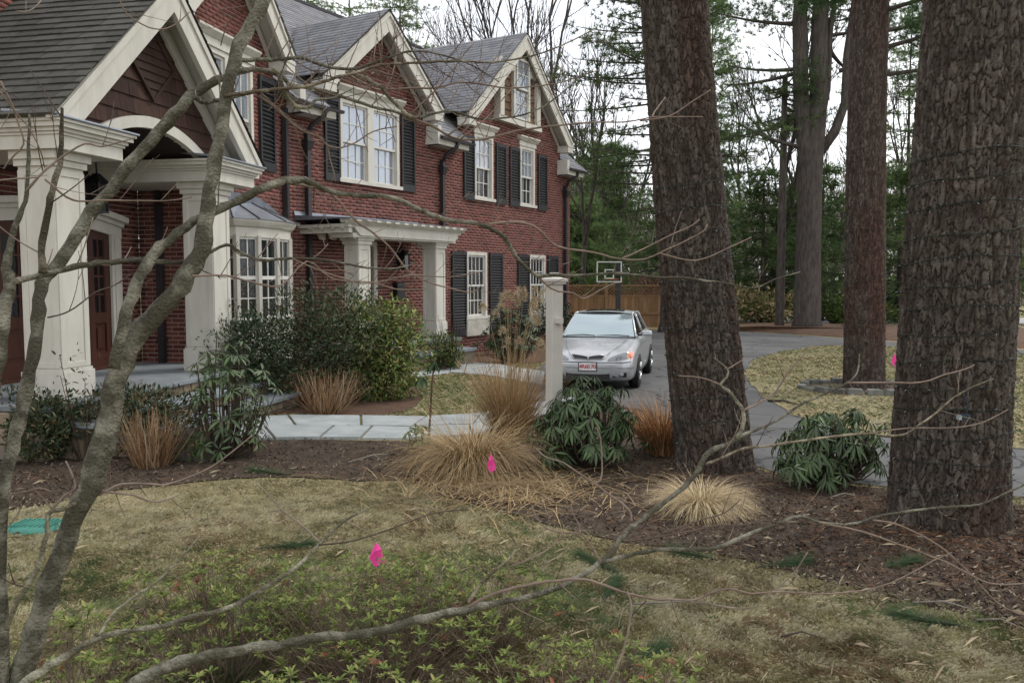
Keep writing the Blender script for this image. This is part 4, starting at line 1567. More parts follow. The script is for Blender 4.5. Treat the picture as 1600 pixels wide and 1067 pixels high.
def rhododendron(loc, rx, ry, h, whorls, per, ln, label, singles, seed, low=.12, col=(.026, .05, .018), col2=(.05, .085, .026), droop=.55, cat='shrub', group=None, name='rhododendron', shell=.62, wide=1.0):
    rr = np.random.default_rng(seed)
    t = thing(name, loc, label, cat, group)
    c = np.array(loc)
    b = MB()
    P, Dv, S, U, Z = [], [], [], [], []
    for i in range(whorls):
        a = rr.random() * 6.283
        e = math.asin(min(1, low + (1 - low) * rr.random() ** .8))
        k = shell + (1 - shell) * rr.random()
        if rr.random() < .22: k *= .75
        k *= 1 + .16 * math.sin(3 * a + seed) * math.cos(e) + .10 * math.sin(7 * a + 2 * seed + 4 * e)
        tip = c + np.array([math.cos(a) * math.cos(e) * rx * k, math.sin(a) * math.cos(e) * ry * k, h * (.10 + .90 * math.sin(e)) * (.85 + .2 * rr.random()) * k ** .3])
        ax = unit(np.array([math.cos(a) * math.cos(e), math.sin(a) * math.cos(e), .55 + math.sin(e)]))
        base = c + np.array([math.cos(a) * rx * .08, math.sin(a) * ry * .08, .0])
        mid = base * .5 + tip * .5 + np.array([math.cos(a) * rx * .10, math.sin(a) * ry * .10, -.05 * h])
        b.tube([base, mid, tip], [.012, .008, .005], 4, True, False, col=(.55, .50, .42))
        n = per + rr.integers(-2, 3)
        o1 = unit(np.cross(ax, [.3, .2, 1]))
        o2 = np.cross(ax, o1)
        ph = rr.random() * 6.283
        for j in range(n):
            q = ph + 6.283 * j / n + rr.uniform(-.2, .2)
            rad = o1 * math.cos(q) + o2 * math.sin(q)
            d = rad + ax * rr.uniform(-.05, .35) + np.array([0, 0, -droop * rr.uniform(.5, 1.3)])
            P.append(tip + rad * .012 - ax * rr.random() * .03)
            Dv.append(d)
            U.append(ax)
            S.append(ln * (.65 + .6 * rr.random()))
    P, Dv, U, S = np.array(P), np.array(Dv), np.array(U), np.array(S)
    d, s, u = leaf_basis(Dv, U)
    s, dist = s * wide, np.hypot(P[:, 0], P[:, 1]) - .25 * P[:, 2]
    order = np.argsort(dist)
    b.build('stems', M['twig'], t, cols=True)
    for i in order[:singles]:
        o = D.objects.new('leaf', leaf_me)
        COL.objects.link(o)
        o.parent = t
        m3 = Matrix((d[i], s[i] / wide, u[i])).transposed()
        o.rotation_euler = m3.to_euler()
        o.scale = (S[i], S[i] * wide, S[i])
        o.location = Vector(P[i]) - Vector(loc)
    rest = order[singles:]
    if len(rest):
        mm = rr.random((len(rest), 1))
        cols = (np.array(col) * (1 - mm) + np.array(col2) * mm) * (.7 + .6 * rr.random((len(rest), 1)))
        leaf_stuff('foliage', t, P[rest], d[rest], s[rest], u[rest], S[rest], cols, M['gloss_leaf'])
    return t


def small_leaf_shrub(name, loc, rx, ry, h, n, size, label, cols, seed, m='gloss_leaf', stems=26, low=-.1, shell=.55, top=.0, cat='shrub', group=None, lump=.25, upright=.4, stemcol=(.5, .42, .36), clusters=0):
    rr = np.random.default_rng(seed)
    t = thing(name, loc, label, cat, group)
    c = np.array(loc, dtype=float)
    # lumpy body: several offset domes
    K = clusters or 9
    cen = np.column_stack([rr.normal(0, .40, K) * rx, rr.normal(0, .40, K) * ry, h * (.32 + .46 * rr.random(K))])
    rad = (.30 + .24 * rr.random(K))
    i = rr.integers(0, K, n)
    v = unit(rr.normal(0, 1, (n, 3)))
    k = (shell + (1 - shell) * rr.random((n, 1)) ** .6)
    P = cen[i] + v * k * np.column_stack([rad[i] * rx * 1.35, rad[i] * ry * 1.35, rad[i] * h * 1.05])
    P[:, 2] = np.abs(P[:, 2] - .03) + .03
    P[:, 2] = np.minimum(P[:, 2], h * (1.0 + .08 * rr.normal(0, 1, n)))
    Dv = v * .8 + rr.normal(0, .55, (n, 3)) + np.array([0, 0, upright])
    d, s, u = leaf_basis(Dv, unit(v + np.array([0, 0, .6]) + rr.normal(0, .3, (n, 3))))
    cols = np.array(cols)
    cc = cols[rr.integers(0, len(cols), n)] * (.65 + .7 * rr.random((n, 1)))
    leaf_stuff('foliage', t, P + c, d, s * 1.25, u, size * (.6 + .8 * rr.random(n)), cc, M[m])
    b = MB()
    for q in range(stems):
        j = rr.integers(0, n)
        a = P[j]
        b.tube([c + np.array([a[0] * .12, a[1] * .12, 0]), c + a * np.array([.55, .55, .5]), c + a], [.009, .006, .003], 4, True, False, col=stemcol)
    b.build('stems', M['twig'], t, cols=True)
    return t


def ribbons(P, az, L, ph0, ph1, wd, seg, cols, twist=0.0):
    """bent grass blades: start lean ph0 from upright, end lean ph1"""
    n = len(P)
    pos = P.copy()
    V = np.empty((n, seg + 1, 2, 3))
    dirh = np.column_stack([np.cos(az), np.sin(az), np.zeros(n)])
    side = np.column_stack([-np.sin(az + twist), np.cos(az + twist), np.zeros(n)])
    for i in range(seg + 1):
        t = i / seg
        w = (wd * (1 - .75 * t))[:, None]
        V[:, i, 0] = pos - side * w
        V[:, i, 1] = pos + side * w
        ph = ph0 + (ph1 - ph0) * (t ** .8)
        stp_ = (L / seg)[:, None]
        pos = pos + (dirh * np.sin(ph)[:, None] + np.array([0, 0, 1.0]) * np.cos(ph)[:, None]) * stp_
        pos[:, 2] = np.maximum(pos[:, 2], .012 + .02 * rng.random(n))
    base = (np.arange(n) * (seg + 1) * 2)[:, None]
    F = []
    for i in range(seg):
        o = i * 2
        F.append(np.concatenate([base + o, base + o + 1, base + o + 3, base + o + 2], 1))
    return V.reshape(-1, 3), np.concatenate(F), np.repeat(cols, (seg + 1) * 2, 0)


def grass_clump(name, loc, r0, n, L, ph, label, cols, seed, wd=.0035, seg=6, group=None, stalks=0, stalk_h=1.5, plume=(.42, .33, .21), lean=None, cat='ornamental grass', tuft=None):
    rr = np.random.default_rng(seed)
    t = thing(name, loc, label, cat, group)
    c = np.array(loc, dtype=float)
    a = rr.random(n) * 6.283
    rad = r0 * np.sqrt(rr.random(n))
    P = c + np.column_stack([np.cos(a) * rad, np.sin(a) * rad, np.zeros(n)])
    az = a + rr.normal(0, .5, n)
    Ls = L[0] + (L[1] - L[0]) * rr.random(n)
    p0 = ph[0] + rr.normal(0, ph[2], n)
    p1 = ph[1] + rr.normal(0, ph[2] * 1.6, n)
    cols = np.array(cols)
    cc = cols[rr.integers(0, len(cols), n)] * (.6 + .75 * rr.random((n, 1)))
    V, F, C = ribbons(P, az, Ls, np.abs(p0), p1, wd * (.6 + .8 * rr.random(n)), seg, cc, rr.normal(0, .6, n))
    mesh_np('blades', V, F, M['vcol'], t, cols=C, kind='stuff')
    if stalks:
        b = MB()
        P_, A_ = [], []
        for i in range(stalks):
            q = rr.random() * 6.283
            ln = rr.uniform(.05, .34)
            hh = stalk_h * rr.uniform(.65, 1.05)
            dx, dy = math.cos(q) * ln, math.sin(q) * ln * .7
            if lean: dx += lean[0] * rr.random(); dy += lean[1] * rr.random()
            p = [c + np.array([dx * u * .5 + dx * .5 * u * u, dy * u, hh * u]) for u in (0, .35, .7, 1)]
            b.tube(p, [.0035, .003, .0025, .002], 4, True, False, col=(plume[0] * .85, plume[1] * .8, plume[2] * .7))
            tip = p[-1]
            cd = np.array([dx, dy * .6, .25]) + rr.normal(0, .12, 3)
            for k in range(16):
                u = k / 15
                P_.append(tip + cd * (.30 * u) + np.array([0, 0, .05 * math.sin(u * 3) - .09 * u * u]))
                A_.append(cd * 1.5 + np.array([0, 0, -.15]))
        b.build('stalks', M['vcol'], t, cols=True)
        V, F, C = spray(np.array(P_), np.array(A_), 7, .055, .0035, .55, np.tile(np.array(plume), (len(P_), 1)))
        mesh_np('plumes', V, F, M['vcol'], t, cols=C, kind='stuff')
    return t

# ------------------------------------------------------------------ the big pines in front
def wrap_lights(base, tree, cx, cy, r0, taper, lean, zs, seed, label, flare=.05, start=0.0):
    """mini lights wound round a trunk: a wire spiral and its bulbs"""
    rr = random.Random(seed)
    t = thing('string_lights', base, label, 'string lights')
    b, bl = MB(), MB()
    pts, N = [], 26
    turns = len(zs)
    for k in range(turns - 1):
        for i in range(N):
            u = i / N
            z = zs[k] + (zs[k + 1] - zs[k]) * u + .012 * math.sin(u * 17 + k * 3) + rr.uniform(-.006, .006)
            a = start + 6.283 * u
            rad = r0 * (1 - taper * z) * (1 + flare * math.exp(-max(z, 0) / .3)) + .022 + rr.uniform(0, .012)
            p = Vector((cx + lean * z + rad * math.cos(a), cy + rad * math.sin(a), z))
            pts.append(p)
            if rr.random() < .5:
                d = Vector((math.cos(a + rr.uniform(-.9, .9)), math.sin(a + rr.uniform(-.9, .9)), rr.uniform(-.9, .9))).normalized()
                b.tube([p, p + d * .020], .0036, 4, False)
                bl.tube([p + d * .020, p + d * .029, p + d * .040], [.0024, .0022, .0006], 5, True)
    b.tube(pts, .0032, 4, True)
    b.build('wire', M['light_wire'], t, kind='stuff')
    bl.build('bulbs', M['bulb'], t, kind='stuff')
    return t


def big_pine(x, y, r0, taper, lean, zd, ztop, nth, nz, label, seed, crown=True, cw=.034, ch=.125, amp=.018, tint=(.104, .089, .077), red=(.080, .052, .040)):
    t = thing('pine_tree', (x, y, 0), label, 'pine tree')
    bark_trunk(t, x, y, r0, taper, lean, zd, ztop, nth, nz, cw, ch, amp, tint, red, seed)
    if crown:
        rr = np.random.default_rng(seed)
        P, A, b = [], [], MB()
        for i in range(44):
            z = ztop * (.62 + .40 * rr.random())
            a = rr.random() * 6.283
            l_ = rr.uniform(1.2, 3.6) * (1.5 - z / ztop)
            c = np.array([x + lean * z, y, z])
            e = c + np.array([math.cos(a) * l_, math.sin(a) * l_, rr.uniform(-.1, .4)])
            limb(b, c, e, .05, .012, .1, 5, 3)
            for q in range(9):
                P.append(c + (e - c) * rr.uniform(.35, 1.05) + rr.normal(0, .16, 3))
                A.append(e - c + np.array([0, 0, .6]))
        b.build('limbs', M['far_bark'], t, kind='stuff')
        V, F, C = spray(np.array(P), unit(np.array(A)), 12, .22, .02, .7, np.tile((.045, .085, .03), (len(P), 1)))
        mesh_np('crown', V, F, M['needle'], t, cols=C)
    return t


big_pine(3.34, 6.47, .394, .014, .022, 4.3, 15, 330, 520, 'huge pine trunk nearest the camera with its flared base in dark mulch', 3)
big_pine(1.975, 8.32, .348, .026, -.098, 5.6, 16, 260, 520, 'leaning pine trunk behind the straw coloured grass tussock', 8)
big_pine(5.93, 14.4, .315, .012, -.012, 8.2, 17, 190, 480, 'straight pine trunk rising from a ring of stones in the island lawn', 14, cw=.033, ch=.105, amp=.012, tint=(.105, .088, .077), red=(.100, .053, .043))
# low boughs of the island pine, hanging into the top of the view
isl_pine = [o for o in D.objects if o.name.startswith('pine_tree') and 'ring of stones' in o.get('label', '')][0]
rr = np.random.default_rng(91)
P, A, lb = [], [], MB()
for x1, y1, z0, z1 in ((7.6, 14.2, 5.6, 6.25), (7.9, 15.6, 5.9, 6.7), (7.2, 13.4, 6.2, 6.6), (7.9, 14.6, 5.2, 5.7), (4.9, 15.4, 6.5, 6.9), (5.0, 13.2, 6.6, 7.2)):
    c, e = np.array([5.85, 14.4, z0]), np.array([x1, y1, z1])
    limb(lb, c, e, .045, .012, .12, 6, 5)
    for q in range(110):
        u = rr.uniform(.30, 1.06)
        P.append(c + (e - c) * u + rr.normal(0, 1, 3) * np.array([.20, .20, .10]) + np.array([0, 0, -.10]))
        A.append(unit(e - c) * .6 + np.array([0, 0, -.1]))
lb.build('limbs', M['far_bark'], isl_pine, kind='stuff')
V, F, C = spray(np.array(P), np.array(A), 22, .13, .0045, .8, np.tile((.05, .095, .036), (len(P), 1)))
mesh_np('boughs', V, F, M['needle'], isl_pine, cols=C, kind='stuff')
wrap_lights((3.27, 6.0, 0), None, 3.34, 6.47, .394, .014, .022, [.25, .46, .62, .86, 1.0, 1.2, 1.38, 1.6, 1.74, 1.95, 2.1, 2.33, 2.5, 2.7, 2.85], 5,
            'dark wired mini lights wound around the huge nearest pine trunk', start=2.2)
wrap_lights((1.955, 7.9, 0), None, 1.975, 8.32, .348, .026, -.098, [.2, .42, .6, .85, 1.05, 1.3, 1.5, 1.72, 1.95, 2.15, 2.4, 2.6, 2.85], 6,
            'dark wired mini lights wound around the leaning pine trunk', start=1.2)
wrap_lights((5.93, 14.0, 0), None, 5.93, 14.4, .315, .012, -.012, [.3, .6, .9, 1.3, 1.6, 2.0, 2.4, 2.8], 7,
            'dark wired mini lights wound around the straight trunk in the island lawn', start=.4)
pl = at(1505, 650, 5.98)
t = thing('light_plug', pl, 'small blue black plug box hanging on the huge pine trunk', 'plug')
b = MB()
b.box(GROUND, pl.x - .03, pl.x + .03, -(pl.y) - .0, -(pl.y) + .05, pl.z - .018, pl.z + .018)
b.tube([pl + Vector((.02, 0, .01)), pl + Vector((.03, .01, .10)), pl + Vector((.0, .02, .17))], .005, 5)
b.build('plug_body', mat('plug_rubber', (.02, .035, .05), None, .4, 8), t, bevel=.006)
b = MB()
b.box(GROUND, pl.x - .052, pl.x - .031, -(pl.y) + .005, -(pl.y) + .045, pl.z - .02, pl.z + .012)
b.build('tag', M['bulb'], t)

# stone ring round the island tree
t = thing('stone_ring', (5.93, 14.4, 0), 'low oval ring of grey stones around the island pine', 'stone edging')
rr = random.Random(4)
for k in range(22):
    a = 6.283 * k / 22
    x, y = 5.88 + 1.0 * math.cos(a), 14.25 + .78 * math.sin(a)
    b = MB()
    l_, w_ = .13, .075
    ca_, sa_ = math.cos(a + 1.57), math.sin(a + 1.57)
    pts = []
    for z, k_ in ((.0, 1.0), (rr.uniform(.07, .12), .85)):
        for u, v in ((-l_, -w_), (l_, -w_), (l_, w_), (-l_, w_)):
            u, v = u * k_ * rr.uniform(.8, 1.1), v * k_ * rr.uniform(.85, 1.15)
            pts.append((x + ca_ * u - sa_ * v, y + sa_ * u + ca_ * v, z))
    b.hexa(pts)
    b.build('stone', M['ring_stone'], t, bevel=.02)
b = MB()
b.add([(5.88 + .95 * math.cos(6.283 * k / 24), 14.25 + .73 * math.sin(6.283 * k / 24), .03) for k in range(24)], [tuple(range(24))])
b.build('soil', M['soil'], t)

# ------------------------------------------------------------------ trees beyond the drive and the house
def twin_pine():
    x, y = 10.4, 30.2
    t = thing('pine_tree', (x, y, 0), 'tall pine with its trunk forking in two above the reddish needle mound', 'pine tree')
    b = MB()
    b.tube([(x, y, -.1), (x, y, .4), (x - .02, y, 3), (x - .02, y, 5.4), (x + .06, y, 6.6), (x + .20, y, 8.2), (x + .18, y, 10.5), (x + .3, y, 16.5)], [.62, .47, .42, .41, .38, .30, .28, .15], 22)
    b.tube([(x - .06, y, 4.6), (x - .15, y, 6.0), (x - .30, y, 7.2), (x - .42, y, 8.4), (x - .50, y, 10.5), (x - .45, y, 16)], [.28, .31, .28, .26, .25, .14], 18)
    b.tube([(x + .25, y, 6.2), (x + .75, y - .1, 6.9), (x + 1.05, y - .2, 7.9), (x + 1.15, y, 9.6), (x + 1.4, y, 12)], [.2, .17, .15, .13, .06], 10)
    b.tube([(x + .2, y, 6.6), (x + .5, y, 8.4), (x + .55, y, 10.4), (x + .9, y, 13)], [.13, .12, .10, .04], 8)
    b.build('trunk', M['far_bark'], t)
    lb, P, A = MB(), [], []
    rr = np.random.default_rng(31)
    spec = [(-.4, 9.1, -2.6, 9.5), (-.4, 9.0, -2.9, 8.7), (-.45, 10.6, -3.3, 11.2), (-.3, 6.4, -2.9, 7.2), (-.4, 7.6, -1.9, 7.0), (.3, 10.2, 2.4, 10.9), (.3, 11.2, 2.6, 12), (.9, 9.0, 2.4, 9.9), (1.1, 8.0, 2.6, 8.8),
            (-.5, 11.6, -3, 12), (-.5, 12.4, -2.4, 13.2), (.2, 12.4, 2.4, 13.1), (.2, 13.4, -1.5, 14), (.3, 14, 2.0, 14.8), (.55, 9.7, 1.9, 9.2), (-.3, 8.2, -.9, 8.1), (-.45, 13.2, -2.6, 12.9)]
    for x0, z0, x1, z1 in spec:
        yy = rr.uniform(-1.6, 1.6)
        pts = limb(lb, (x + x0, y, z0), (x + x1, y + yy, z1), .085, .02, .12, 5, 5)
        lng = math.hypot(x1 - x0, z1 - z0)
        for q in range(int(16 * lng) if z0 > 9.8 else int(7 * lng)):
            u = rr.uniform(.45, 1.08)
            p = np.array([x + x0 + (x1 - x0) * u, y + yy * u, z0 + (z1 - z0) * u]) + rr.normal(0, 1, 3) * np.array([.42, .42, .18])
            P.append(p)
            A.append((np.sign(x1) * .5, rr.normal() * .3, .5))
    for q in range(1100):
        P.append(np.array([x + rr.normal(0, 1.7), y + rr.normal(0, 1.2), 10.7 + 4 * rr.random() ** 1.6]))
        A.append((rr.normal() * .4, rr.normal() * .3, .6))
    for q in range(70):
        P.append(np.array([x - .35 + rr.normal(0, .3), y - .5 + rr.normal(0, .15), 8.5 + rr.normal(0, .35)]))
        A.append((rr.normal() * .4, -.3, .5))
    lb.build('limbs', M['far_bark'], t, kind='stuff')
    V, F, C = spray(np.array(P), np.array(A), 20, .20, .010, .8, np.tile((.10, .145, .065), (len(P), 1)))
    mesh_np('crown', V, F, M['needle'], t, cols=C)


twin_pine()


def plain_trunk(x, y, r, h, label, lean=0.0, seed=1, crown=None, boughs=30, reach=3.2, side=None):
    t = thing('pine_tree', (x, y, 0), label, 'pine tree')
    b = MB()
    b.tube([(x, y, -.1), (x, y, .35), (x + lean * h * .4, y, h * .4), (x + lean * h, y, h)], [r * 1.35, r * 1.05, r, r * .6], 14)
    b.build('trunk', M['far_bark'], t)
    rr = np.random.default_rng(seed)
    P, A, lb = [], [], MB()
    for i in range(boughs):
        z = h * rr.uniform(.45 if crown is None else crown, 1.0)
        a = rr.random() * 6.283
        if side is not None and rr.random() < .7: a = side + rr.normal(0, .45)
        l_ = rr.uniform(.45, 1.0) * reach * (1.35 - z / h)
        c = np.array([x + lean * z, y, z])
        e = c + np.array([math.cos(a) * l_, math.sin(a) * l_, rr.uniform(-.1, .12) * l_])
        limb(lb, c, e, .05, .012, .12, 4, 4)
        for q in range(int(14 * l_)):
            u = rr.uniform(.3, 1.08)
            P.append(c + (e - c) * u + rr.normal(0, 1, 3) * np.array([.32, .32, .09]) + np.array([0, 0, -.12 * 4 * u * (1 - u)]))
            A.append(unit(e - c) * .6 + np.array([0, 0, .35]))
    lb.build('limbs', M['far_bark'], t, kind='stuff')
    V, F, C = spray(np.array(P), np.array(A), 18, .18, .010, .85, np.array([(.062, .098, .042), (.11, .15, .06)])[rr.integers(0, 2, len(P))])
    mesh_np('crown', V, F, M['needle'], t, cols=C)


plain_trunk(5.55, 30.0, .36, 22, 'dark pine trunk half hidden behind the leaning pine, in front of the cedar fence', .012, 41, crown=.20, boughs=100, reach=4.6, side=3.0)  # height stretched out of view so its crown reflects in the windscreen
plain_trunk(9.62, 30.8, .15, 9.0, 'slim dark trunk just left of the forked pine', .0, 42, crown=.8)
plain_trunk(12.05, 30.6, .17, 13, 'thin trunk between the forked pine and the island pine', .0, 43, crown=.8, boughs=10)
plain_trunk(15.6, 31.5, .20, 14, 'thin pine trunk seen between the island pine and the huge nearest trunk', .01, 44, crown=.20, boughs=24, reach=3.4)

HEM = dict(col=(.022, .042, .018), col2=(.060, .088, .030), ln=.20, wd=.014, tufts=15, clump=14, up=-.05, spread=.6, power=.7)
hl = [(10.2, 35.0, 6.4, 2.1, 'dark evergreen with low boughs left of the forked pine'),
      (8.7, 37.5, 6.8, 1.9, 'dark evergreen directly behind the slim trunk by the forked pine'),
      (11.9, 35.5, 6.0, 2.0, 'dark evergreen filling the gap right of the forked pine'),
      (13.5, 37.5, 7.0, 2.3, 'dark evergreen behind the island pine'),
      (16.2, 36.0, 6.6, 2.2, 'dark evergreen left of the huge nearest trunk'),
      (20.6, 36.0, 9.5, 2.6, 'dark evergreen at the far right edge beyond the lawn'),
      (6.7, 37.0, 7.0, 2.0, 'dark evergreen just right of the leaning pine')]
for i, (x, y, h, r, lb_) in enumerate(hl):
    conifer('evergreen_tree', x, y, h, r, lb_, z0=.7, whorls=17, per=6, seed=60 + i, tr=.14, **HEM)
WP = dict(col=(.050, .080, .034), col2=(.115, .155, .062), ln=.17, wd=.011, clump=15, up=.10, spread=.85)
wl_ = [(10.3, 45, 16.5, 3.2, .95, 'tall soft pale green pine just right of the leaning pine'),
       (4.7, 43, 8.5, 3.0, .8, 'bushy green pine above the cedar fence'),
       (2.9, 39, 5.5, 1.9, .8, 'low green pine right of the brick corner'),
       (19.6, 43, 16.0, 3.4, .5, 'tall pine between the island pine and the huge nearest trunk'),
       (23.0, 44, 18.0, 4.0, .75, 'tall pine at the right edge behind the huge nearest trunk')]
for i, (x, y, h, r, gp_, lb_) in enumerate(wl_):
    conifer('pine_tree', x, y, h, r, lb_, z0=1.2, whorls=26, per=8, gap=gp_, tufts=32, seed=80 + i, tr=.12, power=.5, group='pines in the background', **WP)
# evergreens over the roofs
for i, (px, y, ytop, r, lb_) in enumerate([(480, 46, -110, 4.6, 'broad evergreen behind the left gable roof'), (625, 44, -60, 2.9, 'slender evergreen rising between the two gables'), (545, 50, -90, 3.8, 'evergreen behind the ridge of the middle gable')]):
    p = at(px, ytop, y)
    conifer('pine_tree', p.x, y, p.z, r, lb_, z0=6, whorls=20, per=7, gap=.85, tufts=24, seed=100 + i, tr=.18, power=.5, group='pines in the background', **WP)

# bare trees
bl_ = [(868, 38, 17, .20, 3, .30, 'bare tree beside the far brick corner with two upright stems', (-.03, 0)), (902, 36, 14, .14, 5, .24, 'bare tree with a bent trunk over the cedar fence', (.04, 0)),
       (845, 44, 19, .20, 8, .34, 'tall bare tree rising over the far gable', (-.10, 0)), (812, 46, 18, .16, 12, .34, 'thin bare tree over the ridge left of the far gable', (-.05, 0)), (735, 58, 14, .10, 15, .36, 'faint bare tree above the roof between the gables', (-.02, 0)),
       (945, 44, 13, .15, 18, .25, 'bare tree behind the basketball hoop', (.02, 0)), (985, 50, 15, .16, 23, .25, 'far bare tree left of the leaning pine', (0, 0)), (1205, 36, 13.5, .15, 26, .25, 'bare tree with curving limbs right of the leaning pine', (-.10, 0)),
       (1165, 44, 15, .14, 29, .25, 'far bare tree right of the leaning pine', (.03, 0)), (1300, 46, 13, .15, 34, .25, 'far bare tree right of the forked pine', (0, 0)), (1405, 44, 13, .15, 38, .25, 'far bare tree left of the huge nearest trunk', (.02, 0)),
       (925, 52, 15, .14, 44, .25, 'farthest bare tree over the cedar fence', (0, 0)), (1240, 50, 13, .13, 47, .25, 'far bare tree behind the forked pine', (0, 0)), (885, 48, 16, .15, 53, .28, 'slim bare tree between the brick corner and the hoop', (.02, 0)),
       (965, 40, 11, .11, 57, .22, 'small bare tree right of the hoop pole', (-.03, 0)), (775, 52, 15, .12, 66, .36, 'faint bare tree just left of the far gable peak', (.03, 0))]
for i, (px, y, h, r, sd, fk, lb_, ln_) in enumerate(bl_):
    p = at(px, 436, y)
    bare_tree('bare_tree', p.x, y, h, r, lb_, seed=sd, depth=6, lean=ln_, fork=fk, spread=.62)

# the far woods as one mass
rr = np.random.default_rng(77)
n = 26000
x = rr.uniform(-45, 80, n)
y = rr.uniform(58, 82, n)
h = (5.0 + 6.5 * vnoise(np.column_stack([x * .16 + 40, y * .0 + 4]), 1.0, 5)) * rr.random(n) ** .8
P = np.column_stack([x, y, h])
gr = rr.random(n) < .30
A = np.column_stack([rr.normal(0, .25, n), rr.normal(0, .2, n), np.ones(n)])
cols = np.where(gr[:, None], np.array([[.085, .115, .055]]), np.array([[.20, .175, .155]])) * (.6 + .8 * rr.random((n, 1)))
V, F, C = spray(P, A, 5, 1.7, .035, .45, cols)
mesh_np('far_woods', V, F, M['needle'], cols=C, kind='stuff')
sb = [(905, 33.5, 1.9, 1.5, [(.16, .055, .04), (.11, .07, .05), (.10, .09, .05)], 'reddish brown bare bush above the left end of the cedar fence'),
      (1012, 36, 1.8, 1.9, [(.17, .085, .065), (.14, .10, .08), (.20, .13, .10)], 'pinkish brown bare bush between the hoop and the leaning pine'),
      (955, 34, 1.4, 1.9, [(.06, .10, .03), (.09, .13, .04)], 'green bush behind the fence under the basketball hoop'),
      (1185, 34.3, 1.9, 1.5, [(.55, .43, .25), (.42, .34, .18), (.16, .20, .07)], 'straw coloured low bush left of the forked pine'),
      (1340, 33.6, 1.4, 1.0, [(.10, .14, .04), (.07, .10, .03)], 'low green bush just beyond the island pine'),
      (1425, 38, 2.2, 1.5, [(.05, .09, .05), (.10, .14, .09)], 'grey green bush beside the street left of the huge trunk')]
for i, (px, y, r, h, cc, lb_) in enumerate(sb):
    p = at(px, 436, y)
    small_leaf_shrub('shrub', (p.x, y, 0), r, r * .7, h, 3800, .16, lb_, cc, 120 + i, m='needle', stems=14, shell=.2, group='shrubs beyond the drive')

# ------------------------------------------------------------------ fence, hoop
FN = Fr(-1.5, 31.3, 88)
t = thing('fence', FN.w(3, 0, 0), 'orange brown cedar fence with a lattice top behind the parked car', 'fence')
s = 0
for k in range(54):
    b = MB()
    b.box(FN, s + .004, s + .136, -.01 + .003 * (k % 2), .012 + .003 * (k % 2), .08, 1.20)
    b.build('board', M['fence_wood'], t)
    s += .14
for k in range(4):
    b = MB()
    b.box(FN, k * 2.45, k * 2.45 + .11, -.06, .06, 0, 1.72)
    b.box(FN, k * 2.45 - .02, k * 2.45 + .13, -.08, .08, 1.72, 1.76)
    b.build('fence_post', M['fence_wood'], t)
b = MB()
b.box(FN, .11, 7.5, -.035, .035, 1.20, 1.26)
b.box(FN, .11, 7.5, -.036, .036, 1.58, 1.64)
b.box(FN, .11, 7.5, .012, .05, .55, .64)
b.build('rail', M['fence_wood'], t)
b = MB()
for k in range(62):
    s0 = .1 + k * .125 - .16
    for sg, o in ((1, .006), (-1, -.006)):
        a, c = (s0, s0 + .32) if sg > 0 else (s0 + .32, s0)
        if min(a, c) < .1 or max(a, c) > 7.5: continue
        b.hexa([FN.w(a, o - .005, 1.26), FN.w(a, o + .005, 1.26), FN.w(a + .025, o + .005, 1.26), FN.w(a + .025, o - .005, 1.26),
                FN.w(c, o - .005, 1.58), FN.w(c, o + .005, 1.58), FN.w(c + .025, o + .005, 1.58), FN.w(c + .025, o - .005, 1.58)])
b.build('lattice', M['fence_wood'], t, kind='stuff')

hp = at(966, 436, 28)
t = thing('basketball_hoop', (hp.x, 28, 0), 'black pole basketball hoop with a white edged clear backboard', 'basketball hoop')
b = MB()
b.box(GROUND, hp.x - .075, hp.x + .075, -28.08, -27.93, 0, 2.35)
b.box(GROUND, hp.x - .12, hp.x + .12, -28.05, -27.6, 1.95, 2.05)
b.build('pole', M['black'], t)
BX = Fr(hp.x - .76, 27.45, 74)
b = MB()
w_, z0, z1, e = .86, 1.75, 2.41, .032
for s0, s1, a, c in ((0, w_, z0, z0 + e), (0, w_, z1 - e, z1), (0, e, z0 + e, z1 - e), (w_ - e, w_, z0 + e, z1 - e), (.27, .30, 1.86, 2.16), (.56, .59, 1.86, 2.16), (.30, .56, 2.13, 2.16), (.30, .56, 1.86, 1.89)):
    b.box(BX, s0, s1, -.02, .02, a, c)
b.build('backboard_frame', M['sash'], t)
cm = D.materials.new('clear_acrylic')
cm.use_nodes = True
pb = cm.node_tree.nodes['Principled BSDF']
pb.inputs['Base Color'].default_value = (.9, .93, .95, 1)
pb.inputs['Transmission Weight'].default_value = 1.0
pb.inputs['IOR'].default_value = 1.05
pb.inputs['Roughness'].default_value = .02
b = MB()
b.box(BX, e, w_ - e, -.006, .006, z0 + e, z1 - e)
b.build('backboard', cm, t)
b = MB()
rim = [BX.w(.43 + .2 * math.cos(a), .25 + .2 * math.sin(a), 1.84) for a in [6.283 * k / 18 for k in range(19)]]
b.tube(rim, .012, 5)
b.build('rim', mat('rim_paint', (.45, .09, .03), None, .5), t)

# ------------------------------------------------------------------ the car
silver = mat('silver_paint', (.44, .45, .465), (.40, .41, .425), .34, 3, metal=.6, spec=.5, coat=.4)
ws = D.materials.new('windscreen_glass')
ws.use_nodes = True
pb = ws.node_tree.nodes['Principled BSDF']
pb.inputs['Base Color'].default_value = (.32, .38, .40, 1)
pb.inputs['Metallic'].default_value = .62
pb.inputs['Roughness'].default_value = .03
rubber = mat('tyre_rubber', (.015, .015, .016), None, .8, 20, bump=.2, bscale=80)
alloy = mat('alloy', (.45, .46, .47), None, .3, 5, metal=.8)
lampm = glass('headlamp_glass', (.13, .14, .15), .06, .8, 1.0)
amber = glass('amber_lens', (.62, .20, .10), .12, .6, 1.0)

